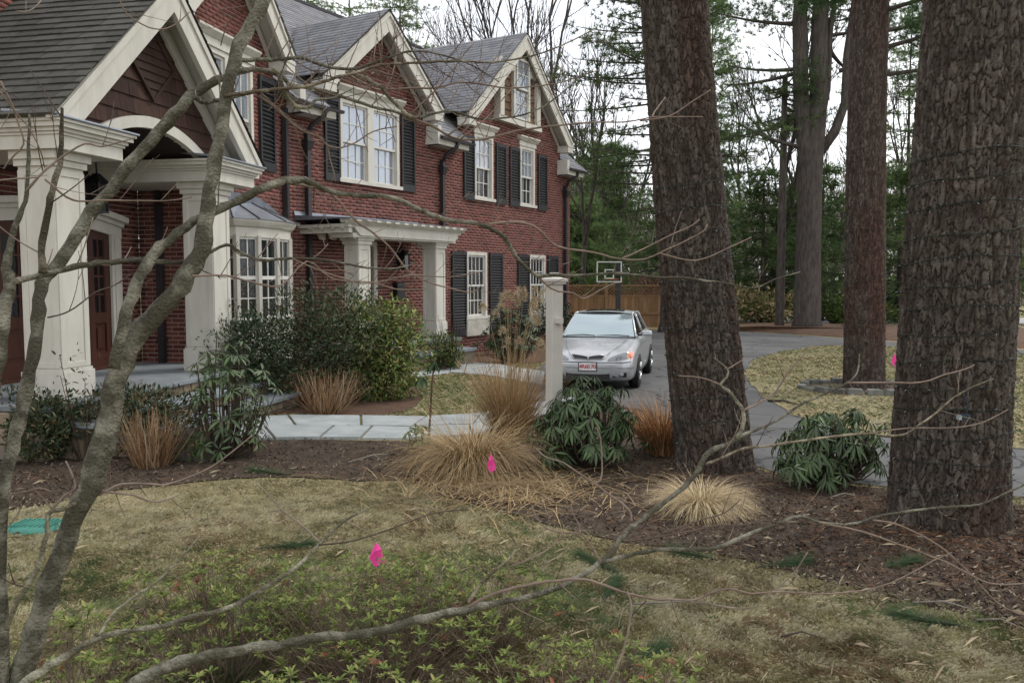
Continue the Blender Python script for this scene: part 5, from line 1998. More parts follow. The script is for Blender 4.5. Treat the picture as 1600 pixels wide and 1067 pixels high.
CA = math.atan2(.238, .971)
FW, LF = Vector((-math.sin(CA), -math.cos(CA), 0)), Vector((math.cos(CA), -math.sin(CA), 0))
CC = Vector((1.72, 15.93, .008))
car = thing('parked_car', CC, 'silver four door saloon parked on the driveway facing the camera', 'car')


def cw_(x, y, z):
    return CC + FW * x + LF * y + Vector((0, 0, z))


secs = [(2.245, .12, .41, .44, .46), (2.242, .45, .34, .48, .52), (2.228, .62, .26, .52, .58), (2.16, .745, .20, .58, .655), (2.05, .805, .17, .64, .72), (1.85, .832, .16, .71, .775), (1.35, .845, .16, .79, .86), (.90, .848, .16, .87, .935),
        (.0, .848, .16, .91, .95), (-1.0, .848, .16, .93, .97), (-1.55, .845, .16, .93, .985), (-1.95, .83, .20, .90, .975), (-2.15, .78, .28, .84, .94), (-2.22, .70, .38, .72, .86)]
b = MB()
rows = []
for x, hw, zb_, zs_, zt_ in secs:
    half = [(.0, zb_), (hw * .86, zb_), (hw * .965, zb_ + .06), (hw, (zb_ + zs_) / 2), (hw * .99, zs_ - .07), (hw * .945, zs_), (hw * .84, zs_ + (zt_ - zs_) * .55), (hw * .5, zt_ - .008), (0, zt_)]
    full = half + [(-y, z) for y, z in half[-2:0:-1]]
    rows.append([cw_(x, y, z) for y, z in full])
n = len(rows[0])
vs = [p for r_ in rows for p in r_]
fs = [(i * n + k, i * n + (k + 1) % n, (i + 1) * n + (k + 1) % n, (i + 1) * n + k) for i in range(len(rows) - 1) for k in range(n)]
fs += [tuple(range(n)), tuple(range((len(rows) - 1) * n, len(rows) * n))[::-1]]
b.add(vs, fs, True)
body = b.build('body', silver, car)
md = body.modifiers.new('smooth', 'SUBSURF')
md.levels = md.render_levels = 2


def grid(fn, nu, nv):
    b = MB()
    b.add([fn(i / nu, j / nv) for j in range(nv + 1) for i in range(nu + 1)],
          [(j * (nu + 1) + i, j * (nu + 1) + i + 1, (j + 1) * (nu + 1) + i + 1, (j + 1) * (nu + 1) + i) for j in range(nv) for i in range(nu)], True)
    return b


def wsf(u, v):
    y = (u * 2 - 1)
    yb, yt = .70 * y, .565 * y
    x = (.98 - .13 * y * y) * (1 - v) + (.20 - .06 * y * y) * v
    return cw_(x + .04 * math.sin(v * 3.14), yb * (1 - v) + yt * v, (.925 + .425 * v) + .012 * math.sin(v * 3.14))


grid(wsf, 10, 6).build('windscreen', ws, car)


def rwf(u, v):
    y = (u * 2 - 1)
    return cw_((-1.80 + .1 * y * y) * (1 - v) + (-1.08 + .05 * y * y) * v, (.66 * (1 - v) + .55 * v) * y, .975 + .365 * v)


grid(rwf, 8, 4).build('rear_window', M['pane'], car)


def rff(u, v):
    y = (u * 2 - 1)
    x = (.215 - .06 * y * y) * (1 - v) + (-1.09 + .05 * y * y) * v
    return cw_(x, .575 * y, 1.348 + .05 * (1 - y * y) * (1 - .3 * (2 * v - 1) ** 2) + .018 * math.sin(v * 3.14))


grid(rff, 10, 8).build('car_roof', silver, car)
grid(lambda u, v: rff(.16 + .68 * u, .16 + .34 * v) + Vector((0, 0, .006)), 8, 4).build('sunroof', M['pane'], car)
for sg in (-1, 1):
    def swf(u, v):
        xb, xt = .80 - 2.45 * u, .12 - 1.16 * u
        return cw_(xb * (1 - v) + xt * v, sg * ((.735 - .03 * abs(u - .4)) * (1 - v) + .575 * v), .925 + .03 * u + (.42 - .03 * u) * v)
    grid(swf, 8, 4).build('side_window', M['pane'], car)
    b = MB()
    for uu in (0.0, .52, 1.0):
        b.tube([swf(uu, v) for v in (0, .33, .66, 1)], .026 if uu != .52 else .018, 6)
    b.tube([swf(u, 1.0) for u in (0, .25, .5, .75, 1)], .028, 6)
    b.tube([swf(u, 0.0) for u in (0, .25, .5, .75, 1)], .016, 6)
    b.build('window_pillar', silver, car)
    # mirror
    b = MB()
    mc = cw_(.62, sg * .93, .985)
    for i in range(1):
        pts = [cw_(.62 + dx, sg * (.93 + dy), .985 + dz) for dx, dy, dz in
               [(-.05, -.12, -.06), (.06, -.10, -.055), (.05, .09, -.045), (-.05, .10, -.05), (-.05, -.12, .055), (.05, -.10, .05), (.04, .08, .045), (-.05, .10, .055)]]
        b.hexa(pts)
    b.build('side_mirror', silver, car, bevel=.03)
    b = MB()
    b.tube([cw_(.62, sg * .74, .945), cw_(.62, sg * .86, .955)], .022, 6)
    b.build('mirror_arm', M['black'], car)
    # headlamps: wrap round the corner, amber at the outside
    yy = [.36, .46, .56, .64, .70, .765, .80]
    xx = [2.225, 2.215, 2.195, 2.165, 2.13, 2.05, 1.94]
    zl = [.565, .572, .578, .585, .592, .605, .622]
    zh = [.605, .655, .690, .708, .716, .722, .724]
    for a, c, m_, nm in ((0, 4, lampm, 'headlight'), (4, 6, amber, 'turn_signal')):
        b = MB()
        k = c - a
        vs = [cw_(xx[i] + .004, sg * yy[i], zl[i]) for i in range(a, c + 1)] + [cw_(xx[i] - .075, sg * yy[i] * .985, zh[i]) for i in range(a, c + 1)] + \
             [cw_(xx[i] - .02, sg * yy[i] * 1.006, (zl[i] + zh[i]) / 2 + .012) for i in range(a, c + 1)]
        n1 = k + 1
        fs = [(i, i + 1, 2 * n1 + i + 1, 2 * n1 + i) for i in range(k)] + [(2 * n1 + i, 2 * n1 + i + 1, n1 + i + 1, n1 + i) for i in range(k)]
        b.add(vs, fs, True)
        b.build(nm, m_, car)
    b = MB()
    b.disc(cw_(2.215, sg * .60, .315), .04, FW, 14, .03, True)
    b.build('fog_light', lampm, car)
    b = MB()
    b.hexa([cw_(2.13, sg * .45, .265), cw_(2.228, sg * .45, .265), cw_(2.180, sg * .70, .275), cw_(2.1, sg * .70, .275), cw_(2.13, sg * .45, .365), cw_(2.236, sg * .45, .365), cw_(2.192, sg * .70, .36), cw_(2.1, sg * .70, .36)])
    b.build('fog_recess', M['black'], car)
    for xw in (1.32, -1.28):
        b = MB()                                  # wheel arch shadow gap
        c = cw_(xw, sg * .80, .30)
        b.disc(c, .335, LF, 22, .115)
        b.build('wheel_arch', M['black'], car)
        wc = cw_(xw, sg * .765, .292)
        b = MB()
        prof = [(-.10, .20), (-.10, .27), (-.085, .292), (.085, .292), (.10, .27), (.10, .20)]
        ringp = []
        K = 26
        for i in range(K):
            a = 6.283 * i / K
            for o, r_ in prof:
                ringp.append(wc + LF * (o * sg) + FW * (r_ * math.cos(a)) + Vector((0, 0, r_ * math.sin(a))))
        np_ = len(prof)
        b.add(ringp, [(i * np_ + k, i * np_ + k + 1, ((i + 1) % K) * np_ + k + 1, ((i + 1) % K) * np_ + k) for i in range(K) for k in range(np_ - 1)], True)
        ty = b.build('wheel', rubber, car)
        b = MB()
        b.disc(wc + LF * (sg * .085), .20, LF, 20, .02)
        for i in range(7):
            a = 6.283 * i / 7
            d = FW * math.cos(a) + Vector((0, 0, math.sin(a)))
            b.tube([wc + LF * (sg * .105) + d * .03, wc + LF * (sg * .10) + d * .19], [.03, .02], 5)
        b.build('rim', alloy, ty)
    b = MB()
    b.box(Fr(*cw_(.05, sg * .848, 0)[:2], math.degrees(math.atan2(FW.x, FW.y))), -.09, .09, -.02, .02, .80, .83)
    b.build('door_handle', silver, car)

b = MB()                                          # twin grille with a chrome edge
for sg in (-1, 1):
    b.hexa([cw_(2.10, sg * .015, .585), cw_(2.222, sg * .015, .588), cw_(2.205, sg * .25, .592), cw_(2.08, sg * .25, .592), cw_(2.09, sg * .015, .634), cw_(2.190, sg * .015, .634), cw_(2.170, sg * .30, .665), cw_(2.07, sg * .30, .665)])
gr = b.build('grille', M['black'], car)
b = MB()
pl_ = [(.30, .668, 2.168), (.15, .664, 2.185), (.03, .640, 2.196), (0, .636, 2.2), (-.03, .640, 2.196), (-.15, .664, 2.185), (-.30, .668, 2.168)]
b.tube([cw_(x_, y_, z_) for y_, z_, x_ in pl_], .011, 6)
b.tube([cw_(2.20, .31, .664), cw_(2.215, .25, .588), cw_(2.232, 0, .58), cw_(2.215, -.25, .588), cw_(2.20, -.31, .664)], .010, 6)
b.tube([cw_(2.205, 0, .638), cw_(2.232, 0, .582)], .012, 6)
b.build('grille_surround', alloy, gr)
b = MB()
b.box(Fr(*cw_(2.17, -.40, 0)[:2], math.degrees(math.atan2(LF.x, LF.y))), 0, .80, -.065, .068, .235, .365)
b.build('air_intake', M['black'], car)
b = MB()
b.tube([cw_(2.15, .77, .555), cw_(2.22, .62, .545), cw_(2.245, .3, .54), cw_(2.248, 0, .54), cw_(2.245, -.3, .54), cw_(2.22, -.62, .545), cw_(2.15, -.77, .555)], .0075, 6)
b.tube([cw_(1.95, .822, .44), cw_(2.14, .765, .44), cw_(2.222, .62, .44), cw_(2.244, .3, .435), cw_(2.244, -.3, .435), cw_(2.222, -.62, .44), cw_(2.14, -.765, .44), cw_(1.95, -.822, .44)], .006, 6)
b.tube([cw_(2.19, .33, .665), cw_(1.7, .50, .80), cw_(1.05, .60, .915)], .004, 4)
b.tube([cw_(2.19, -.33, .665), cw_(1.7, -.50, .80), cw_(1.05, -.60, .915)], .004, 4)
b.build('panel_seam', mat('seam', (.10, .10, .105), None, .6), car)
PLF = Fr(*cw_(2.252, -.155, 0)[:2], math.degrees(math.atan2(LF.x, LF.y)))
# plate: s runs to the car's left (image right); o towards the front
b = MB()
b.box(PLF, -.018, .328, -.02, .006, .382, .557)
plate = b.build('license_plate', M['black'], car)
b = MB()
b.box(PLF, 0, .31, .004, .010, .400, .540)
b.build('plate_face', mat('plate_white', (.72, .69, .68), None, .4), plate)
tx = D.curves.new('plate_text', 'FONT')
tx.body = '4R60 70'
tx.size = .098
tx.align_x = 'CENTER'
tx.align_y = 'CENTER'
tx.extrude = .001
tx.offset = .002
tx.space_character = .92
tx.materials.append(mat('plate_red', (.42, .03, .05), None, .5))
to = D.objects.new('plate_text', tx)
COL.objects.link(to)
tme = D.meshes.new_from_object(to.evaluated_get(bpy.context.evaluated_depsgraph_get()))
D.objects.remove(to)
to = D.objects.new('plate_text', tme)
COL.objects.link(to)
to.parent = plate
to.location = PLF.w(.155, .0115, .467) - CC
fwd2 = Vector((PLF.n[0], PLF.n[1], 0))
to.rotation_euler = Matrix((Vector((PLF.d[0], PLF.d[1], 0)), Vector((0, 0, 1)), fwd2)).transposed().to_euler()
for y0, y1 in ((.62, -.02), (-.05, -.62)):
    b = MB()
    b.tube([cw_(.99, y0, .945), cw_(.985, (y0 + y1) / 2 + .05, .958), cw_(1.0, y1, .945)], [.012, .012, .006], 5)
    b.build('wiper', M['black'], car)

car.scale = (.9, .9, .9)

# ------------------------------------------------------------------ post, flags, lid, boulder
p = at(866, 520, 8.5)
t = thing('lamp_post', (p.x, 8.5, 0), 'square pale painted post with a flat cap in front of the car', 'post')
PF_ = Fr(p.x, 8.5, 62)
b = MB()
b.box(PF_, -.063, .063, -.063, .063, 0, 1.80)
b.box(PF_, -.064, .064, -.064, .064, 0, .2)
b.build('post_shaft', M['post'], t, bevel=.006)
b = MB()
b.box(PF_, -.085, .085, -.085, .085, 1.80, 1.825)
b.box(PF_, -.10, .10, -.10, .10, 1.825, 1.85)
b.hexa([PF_.w(s, o, 1.85) for s, o in ((-.10, -.10), (-.10, .10), (.10, .10), (.10, -.10))] + [PF_.w(s, o, 1.872) for s, o in ((-.035, -.035), (-.035, .035), (.035, .035), (.035, -.035))])
b.box(PF_, -.034, .034, -.034, .034, 1.87, 1.915)
b.build('cap', M['post'], t)
b = MB()
b.box(PF_, -.03, .03, .0635, .125, 1.415, 1.47)
b.build('bracket', M['post'], t)


def flag(px, py_top, py_bot, y, w_, label, seed):
    a, c = at(px, py_top, y), at(px, py_bot, y)
    rr = random.Random(seed)
    t = thing('marker_flag', (a.x, y, 0), label, 'marker flag', 'pink marker flags in the lawn')
    b = MB()
    b.tube([(a.x + .004, y, 0), (a.x, y, a.z)], .0022, 5)
    b.build('wire', M['wire'], t)
    b = MB()
    h = a.z - c.z
    out = [(.42, 0), (.60, .14), (.74, .30), (.90, .55), (1.0, .80), (.70, .86), (.36, 1.0), (.22, .90), (.0, .62), (.16, .34)]
    mid = [(.44, .30, .03), (.52, .62, -.02)]
    q = [(a.x + (u - .42) * w_, y - .01 + rr.uniform(-.014, .014), a.z - h * v) for u, v in out] + [(a.x + (u - .42) * w_, y - .01 - d * .7, a.z - h * v) for u, v, d in mid]
    b.add(q, [(0, 1, 10), (1, 2, 10), (2, 11, 10), (2, 3, 11), (3, 4, 11), (4, 5, 11), (5, 6, 11), (6, 7, 11), (7, 8, 11), (8, 10, 11), (8, 9, 10), (9, 0, 10)])
    b.build('flag', M['pink'], t)


flag(588, 846, 885, 4.9, .092, 'crumpled pink flag nearest the camera above the azalea leaves', 1)
flag(767, 708, 739, 7.3, .075, 'narrow pink flag in front of the collapsed straw coloured grass', 4)
flag(1397, 553, 572, 15.2, .13, 'pink flag far off in the island lawn beside the huge trunk', 7)

p = gp(57, 826)
t = thing('valve_cover', p, 'flat teal green plastic cover lying in the lawn at the left', 'valve cover')
b = MB()
prof = [(.20 * math.cos(6.283 * k / 20) * (1.1 if k % 20 < 10 else 1), .17 * math.sin(6.283 * k / 20)) for k in range(20)]
b.add([(p.x + x, p.y + y, .0) for x, y in prof] + [(p.x + x * .94, p.y + y * .94, .035) for x, y in prof] + [(p.x + x * .3, p.y + y * .3, .05) for x, y in prof],
      [(i, (i + 1) % 20, 20 + (i + 1) % 20, 20 + i) for i in range(20)] + [(20 + i, 20 + (i + 1) % 20, 40 + (i + 1) % 20, 40 + i) for i in range(20)] + [tuple(range(40, 60))], True)
b.build('cover_shell', M['teal'], t)
b = MB()
for k in range(9):
    x = -.14 + k * .035
    b.box(GROUND, p.x + x, p.x + x + .012, -p.y - .10, -p.y + .10, .030, .0535)
b.build('rib', M['teal'], t)


def rock(name, loc, sx, sy, sz, label, seed, m):
    rr = np.random.default_rng(seed)
    b = MB()
    nu, nv = 22, 12
    off = rr.normal(0, 1, (5, 3))
    vs = []
    for j in range(nv + 1):
        for i in range(nu):
            a, e = 6.283 * i / nu, -1.2 + 2.77 * j / nv
            v = np.array([math.cos(a) * math.cos(e), math.sin(a) * math.cos(e), math.sin(e)])
            k = 1 + sum(.09 * math.sin(3.1 * float(v @ o) + q) for q, o in enumerate(off))
            vs.append((loc[0] + v[0] * sx * k, loc[1] + v[1] * sy * k, loc[2] + v[2] * sz * k + sz * .35))
    b.add(vs, [(j * nu + i, j * nu + (i + 1) % nu, (j + 1) * nu + (i + 1) % nu, (j + 1) * nu + i) for j in range(nv) for i in range(nu)] + [tuple(range(nv * nu, (nv + 1) * nu))], True)
    o = b.build(name, m, origin=loc)
    setp(o, label, 'rock')


p = gp(290, 722)
rock('boulder', (p.x, p.y + .25, 0), .42, .26, .20, 'mossy dark boulder beside the bluestone steps', 3, M['boulder'])

# ------------------------------------------------------------------ shrubs and grasses in the garden
rhododendron((.74, 8.35, 0), .66, .52, .88, 150, 10, .14, 'broad dark green rhododendron below the pale post in front of the car', 300, 1, wide=.62, droop=.95)
rhododendron((2.86, 7.62, 0), .60, .45, .74, 110, 10, .14, 'drooping green rhododendron between the leaning pine and the huge pine', 300, 2, col2=(.075, .12, .035), droop=1.1, wide=.62)
rhododendron((-2.95, 8.75, 0), .60, .5, 1.35, 92, 8, .125, 'tall open rhododendron in front of the right portico column', 300, 3, col=(.05, .085, .03), col2=(.13, .175, .06), droop=.5, shell=.45, low=-.02, wide=.8)
rhododendron((0.05, 18.9, 0), .80, .6, 1.32, 90, 8, .15, 'glossy rounded rhododendron under the far ground floor windows', 0, 4, col=(.03, .055, .028), col2=(.075, .11, .05))
rhododendron((-.98, 9.0, 0), .20, .18, .42, 9, 7, .11, 'small low rhododendron seedling at the edge of the stone path', 0, 5, col2=(.09, .15, .04))
# young shoot with drooping leaves
t = thing('rhododendron', (-.86, 9.25, 0), 'spindly single stemmed rhododendron with drooping leaves beside the stone path', 'shrub')
b = MB()
b.tube([(-.92, 9.25, 0), (-.89, 9.25, .35), (-.87, 9.25, .72), (-.84, 9.25, .95)], [.013, .012, .010, .007], 6, col=(.8, .5, .4))
b.build('stems', M['twig'], t, cols=True)
rr = np.random.default_rng(8)
P, Dv = [], []
for tip in ((-.84, 9.25, .97), (-.98, 9.22, .80)):
    for k in range(9):
        a = 6.283 * k / 9 + rr.random() * .4
        P.append(tip)
        Dv.append((math.cos(a) * .7, math.sin(a) * .7, -.55 - .8 * rr.random()))
P, Dv = np.array(P), np.array(Dv)
d, s, u = leaf_basis(Dv, np.tile((0, .2, 1.0), (len(P), 1)))
leaf_stuff('foliage', t, P, d, s * 1.1, u, .15 * (.8 + .4 * rr.random(len(P))), np.tile((.05, .085, .035), (len(P), 1)) * (.6 + .7 * rr.random((len(P), 1))), M['gloss_leaf'])

small_leaf_shrub('holly_shrub', (-3.02, 12.9, 0), 1.15, .8, 1.72, 13000, .056, 'large dense dark green shrub under the bay window', [(.026, .050, .020), (.042, .072, .026), (.065, .09, .036), (.10, .085, .05)], 11, lump=.3, stems=40, clusters=14)
small_leaf_shrub('holly_shrub', (-3.85, 12.3, 0), .75, .55, 1.30, 6500, .056, 'dark evergreen shrub hiding the foot of the bay window', [(.024, .046, .02), (.04, .066, .026), (.06, .08, .036)], 31, stems=20, clusters=11)
small_leaf_shrub('pieris_shrub', (-1.98, 13.1, 0), .62, .5, 1.42, 8500, .072, 'upright yellow green shrub in front of the small side portico', [(.10, .155, .034), (.16, .215, .048), (.065, .11, .026), (.24, .265, .07), (.25, .20, .08)], 12, clusters=15, upright=.1)
small_leaf_shrub('boxwood', (-1.50, 17.3, 0), .46, .4, .70, 2600, .05, 'small rounded green and yellow bush at the foot of the side portico column', [(.03, .06, .018), (.05, .085, .022), (.19, .20, .04)], 13)
small_leaf_shrub('azalea', (-4.15, 9.0, 0), .85, .45, .66, 6500, .055, 'dark low evergreen azalea beneath the large portico column', [(.022, .038, .016), (.05, .07, .03), (.13, .09, .04), (.03, .05, .02)], 14, stems=34)
small_leaf_shrub('azalea', (-3.55, 8.5, 0), .42, .3, .30, 800, .04, 'straggly low evergreen azalea just left of the brown stemmed clump', [(.04, .06, .02), (.08, .10, .03), (.16, .08, .04)], 15, stems=24)
small_leaf_shrub('juniper', (-.15, 20.9, 0), .5, .4, .62, 1800, .06, 'low dark green bush at the base of the white stone sill', [(.02, .04, .018), (.04, .07, .03)], 16)
small_leaf_shrub('holly_shrub', (1.35, 24.0, 0), .75, .6, 1.15, 2600, .08, 'dark green bush behind the car at the far brick corner', [(.015, .03, .012), (.03, .05, .02)], 17)
small_leaf_shrub('holly_shrub', (-4.35, 8.6, 0), .5, .2, 1.12, 190, .05, 'thin dark sprigs of holly rising in front of the large portico column', [(.02, .036, .016), (.04, .06, .025), (.10, .12, .08)], 18, stems=16, shell=.1)
small_leaf_shrub('bare_shrub', (-1.25, 17.6, 0), .5, .4, 1.3, 60, .03, 'bare reddish twiggy shrub against the brick beside the side portico column', [(.15, .08, .06)], 19, stems=110, shell=.1, stemcol=(.75, .5, .5))

straw = [(.40, .29, .155), (.47, .36, .21), (.30, .205, .105), (.36, .235, .115)]
rusty = [(.34, .185, .085), (.42, .25, .125), (.25, .13, .06)]
grass_clump('maiden_grass', (-.38, 8.1, 0), .20, 2600, (.42, .95), (.42, 2.4, .42), 'collapsed mound of straw coloured grass beside the stone path, with the pink flag before it', straw, 21, wd=.0032)
grass_clump('maiden_grass', (-.02, 9.6, 0), .17, 1700, (.45, 1.12), (.06, .75, .28), 'upright rusty sheaf of tall grass topped with pale plumes', straw + straw + rusty, 22, wd=.0032, stalks=26, stalk_h=1.62, lean=(.25, .1))
grass_clump('maiden_grass', (1.62, 9.0, 0), .20, 1500, (.35, .75), (.20, 1.3, .22), 'rusty low grass clump tucked against the left side of the leaning pine', rusty, 23)
grass_clump('maiden_grass', (1.50, 6.72, 0), .13, 2100, (.30, .50), (.55, 2.3, .25), 'neat pale straw grass tussock in front of the leaning pine', [(.50, .39, .235), (.56, .46, .29), (.40, .30, .17)], 24, wd=.0022)
for i, (x, y, h, sp, lb_) in enumerate([(-2.55, 11.75, .62, .6, 'cut back fan of rusty stems in front of the dark green shrub'), (-3.55, 8.35, .55, .35, 'brown stemmed clump behind the tree stems beside the boulder')]):
    grass_clump('dormant_shrub', (x, y, 0), .22 if i == 0 else .16, 330, (h * .7, h * 1.15), (sp, sp * .85, .28), lb_, [(.26, .15, .075), (.33, .21, .115), (.17, .085, .05), (.40, .30, .19)], 26 + i, wd=.0052 if i == 0 else .004, seg=3, cat='dormant shrub')

small_leaf_shrub('azalea', (-4.75, 8.75, 0), .55, .35, .60, 3600, .055, 'dark evergreen azalea against the stone end of the porch platform', [(.026, .042, .018), (.05, .07, .03), (.11, .09, .045), (.035, .055, .022)], 29, stems=30)

# loose straw thrown about round the collapsed grass
n = 1500
rr = np.random.default_rng(5)
a, q = rr.random(n) * 6.283, np.abs(rr.normal(0, 1, n))
P = np.column_stack([-.05 + .95 * q * np.cos(a) * .62, 7.35 + .45 * q * np.sin(a), .012 + .05 * rr.random(n)])
V, F, C = ribbons(P, rr.random(n) * 6.283, .18 + .4 * rr.random(n), 1.1 + .45 * rr.random(n), 1.75 + .3 * rr.random(n), np.full(n, .0030), 4, np.array(straw)[rr.integers(0, 4, n)] * (.6 + .7 * rr.random((n, 1))))
mesh_np('straw_litter', V, F, M['vcol'], cols=C, kind='stuff')

# azaleas under the camera: thin stems with rosettes of small leaves
def azalea(x, y, rx, ry, h, nst, label, seed):
    rr = np.random.default_rng(seed)
    t = thing('azalea', (x, y, 0), label, 'shrub')
    b, P, Dv, U, S, C = MB(), [], [], [], [], []
    pal = np.array([(.165, .215, .050), (.205, .245, .062), (.12, .165, .042), (.26, .26, .085), (.24, .085, .045), (.21, .155, .07)])
    for i in range(nst):
        a = rr.random() * 6.283
        k = math.sqrt(rr.random())
        tip = np.array([x + math.cos(a) * rx * k, y + math.sin(a) * ry * k, h * (1 - .35 * k * k) * rr.uniform(.6, 1.3)])
        base = np.array([x + math.cos(a) * rx * k * .35 + rr.normal(0, .04), y + math.sin(a) * ry * k * .35, 0])
        mid = base * .45 + tip * .55 + rr.normal(0, .03, 3)
        b.tube([base, mid, tip], [.0036, .0026, .0015], 4, True, False, col=(1.25, 1.15, 1.0))
        tips = [tip]
        for q in range(rr.integers(1, 4)):
            e = mid + (tip - mid) * rr.uniform(0, .6) + np.array([rr.normal(0, .06), rr.normal(0, .06), rr.uniform(.03, .12)])
            b.tube([mid + (tip - mid) * .1, e], [.0025, .0014], 3, True, False, col=(1.15, 1.05, .92))
            tips.append(e)
        for tp in tips:
            if rr.random() < .15: continue
            m_ = rr.integers(6, 12)
            red = rr.random() < .05
            for j in range(m_):
                q = 6.283 * j / m_ + rr.random() * .5
                P.append(tp - np.array([0, 0, .012 * rr.random()]))
                Dv.append((math.cos(q), math.sin(q), rr.uniform(.15, 1.1)))
                U.append((-.2 * math.cos(q), -.2 * math.sin(q), 1))
                S.append(rr.uniform(.020, .046))
                C.append(pal[rr.integers(4, 6) if red else rr.integers(0, 4)] * rr.uniform(.65, 1.25))
    b.build('stems', M['twig'], t, cols=True)
    P = np.array(P)
    d, s, u = leaf_basis(np.array(Dv), np.array(U))
    leaf_stuff('foliage', t, P, d, s * 1.15, u, np.array(S), np.array(C), M['leafy'])


azalea(-.62, 3.80, .66, .45, .50, 135, 'leafy green azalea at the bottom of the picture around the nearest pink flag', 1)
azalea(-1.35, 3.9, .55, .45, .46, 105, 'sparse green azalea beside the leaning grey stems', 2)
azalea(.25, 3.35, .62, .33, .34, 60, 'green azalea with reddish leaves below the long low branch', 3)
azalea(-.15, 4.15, .50, .25, .36, 70, 'small pale green azalea behind the nearest pink flag', 4)
azalea(-1.75, 3.3, .50, .35, .45, 70, 'green azalea at the foot of the grey stems', 5)
azalea(-.75, 3.05, .75, .25, .36, 90, 'dense green azalea along the bottom edge of the picture', 6)

# fallen sprigs of pine needles
for i, (px, py, s_, a, lb_) in enumerate([(445, 858, .34, .1, 'fallen sprig of green pine needles left of the nearest pink flag'), (935, 885, .36, 2.2, 'fallen green pine sprig under the fork of the low branch'), (955, 925, .30, 1.2, 'fallen green pine sprig hanging below the low branch'),
                                          (1225, 886, .34, .2, 'fallen green pine sprig at the edge of the mulch'), (425, 742, .42, 2.9, 'fallen dark green pine sprig on the mulch before the stone path'), (1010, 1030, .26, .8, 'fallen green pine sprig low in the picture right of the azalea'),
                                          (1405, 886, .26, .4, 'small green pine sprig lying in the mulch before the huge pine'), (1085, 872, .26, 2.6, 'fallen green pine sprig below the bend of the long branch'), (1450, 975, .34, 2.8, 'fallen green pine sprig on the lawn at the lower right')]):
    p = gp(px, py)
    t = thing('pine_sprig', p, lb_, 'pine sprig', 'fallen pine sprigs')
    rr = np.random.default_rng(i)
    n = 260
    ax = np.array([math.cos(a), math.sin(a), .10])
    base = np.array(p) + np.column_stack([np.outer(rr.uniform(-.5, .5, n), ax) * s_]) + np.array([0, 0, .02])
    V, F, C = spray(base, np.tile(ax, (n, 1)), 2, .11, .0016, .5, np.tile((.085, .13, .065), (n, 1)))
    V[:, 2] = np.maximum(V[:, 2], .012)
    mesh_np('needles', V, F, M['needle'], t, cols=C, kind='stuff')
    b = MB()
    b.tube([np.array(p) - ax * s_ * .6 + np.array([0, 0, .03]), np.array(p) + ax * s_ * .4 + np.array([0, 0, .03])], [.005, .003], 5)
    b.build('stem', M['twig'], t)
    set_cols(D.objects[t.name].children[1].data, np.full((10, 3), .5))
# fallen sticks
for x0, y0, x1, y1, r, lb_ in [(991, 943, 1163, 951, .006, 'pale straight stick lying on the lawn under the low branch'), (1426, 941, 1524, 953, .007, 'pale stick at the edge of the mulch'), (1527, 968, 1600, 982, .006, 'pale stick at the lower right edge of the lawn'),
                               (1298, 777, 1340, 775, .010, 'short pale stick in the mulch left of the huge pine'), (1200, 626, 1250, 632, .02, 'dark fallen stick on the island lawn'), (1220, 994, 1285, 996, .006, 'dark twig on the open lawn at the lower right'),
                               (545, 722, 620, 708, .008, 'pale forked stick on the mulch left of the collapsed grass')]:
    a, c = gp(x0, y0, .02), gp(x1, y1, .02)
    m_ = (a + c) / 2 + Vector((0, 0, .03))
    b = MB()
    pal_ = (.55, .5, .5) if 'dark' in lb_ else (1.7, 1.9, 1.9)
    b.tube([a, m_, c], [r, r * .8, r * .4], 6, col=pal_)
    if 'forked' in lb_: b.tube([m_, m_ + Vector((.12, -.16, -.02))], [r * .7, r * .3], 5, col=pal_)
    o = b.build('fallen_stick', M['twig'], cols=True, origin=a)
    setp(o, lb_, 'stick', 'fallen sticks')

# ------------------------------------------------------------------ the bare tree in front of the camera
rt = random.Random(17)
tree = thing('bare_tree', (-1.50, 2.15, 0), 'grey lichened bare tree with several stems close in front of the camera', 'tree')


def curve3(pts, d0, d1, w0, w1):
    """photo positions to points at their distances, smoothed, with radii"""
    n = len(pts)
    P3, Rr = [], []
    for i, q in enumerate(pts):
        t = i / (n - 1)
        dd = d0 + (d1 - d0) * t
        w = q[2] if len(q) > 2 else w0 + (w1 - w0) * t
        P3.append(at(q[0], q[1], dd))
        Rr.append((w if w > 12 else w * .86) / 2 / 1340 * dd)
    out, ro = [], []
    for i in range(n - 1):
        p0, p1, p2, p3 = P3[max(i - 1, 0)], P3[i], P3[i + 1], P3[min(i + 2, n - 1)]
        for k in range(3):
            t = k / 3
            out.append(.5 * ((2 * p1) + (p2 - p0) * t + (2 * p0 - 5 * p1 + 4 * p2 - p3) * t * t + (3 * p1 - p0 - 3 * p2 + p3) * t ** 3))
            ro.append(Rr[i] + (Rr[i + 1] - Rr[i]) * t)
    return out + [P3[-1]], ro + [Rr[-1]]


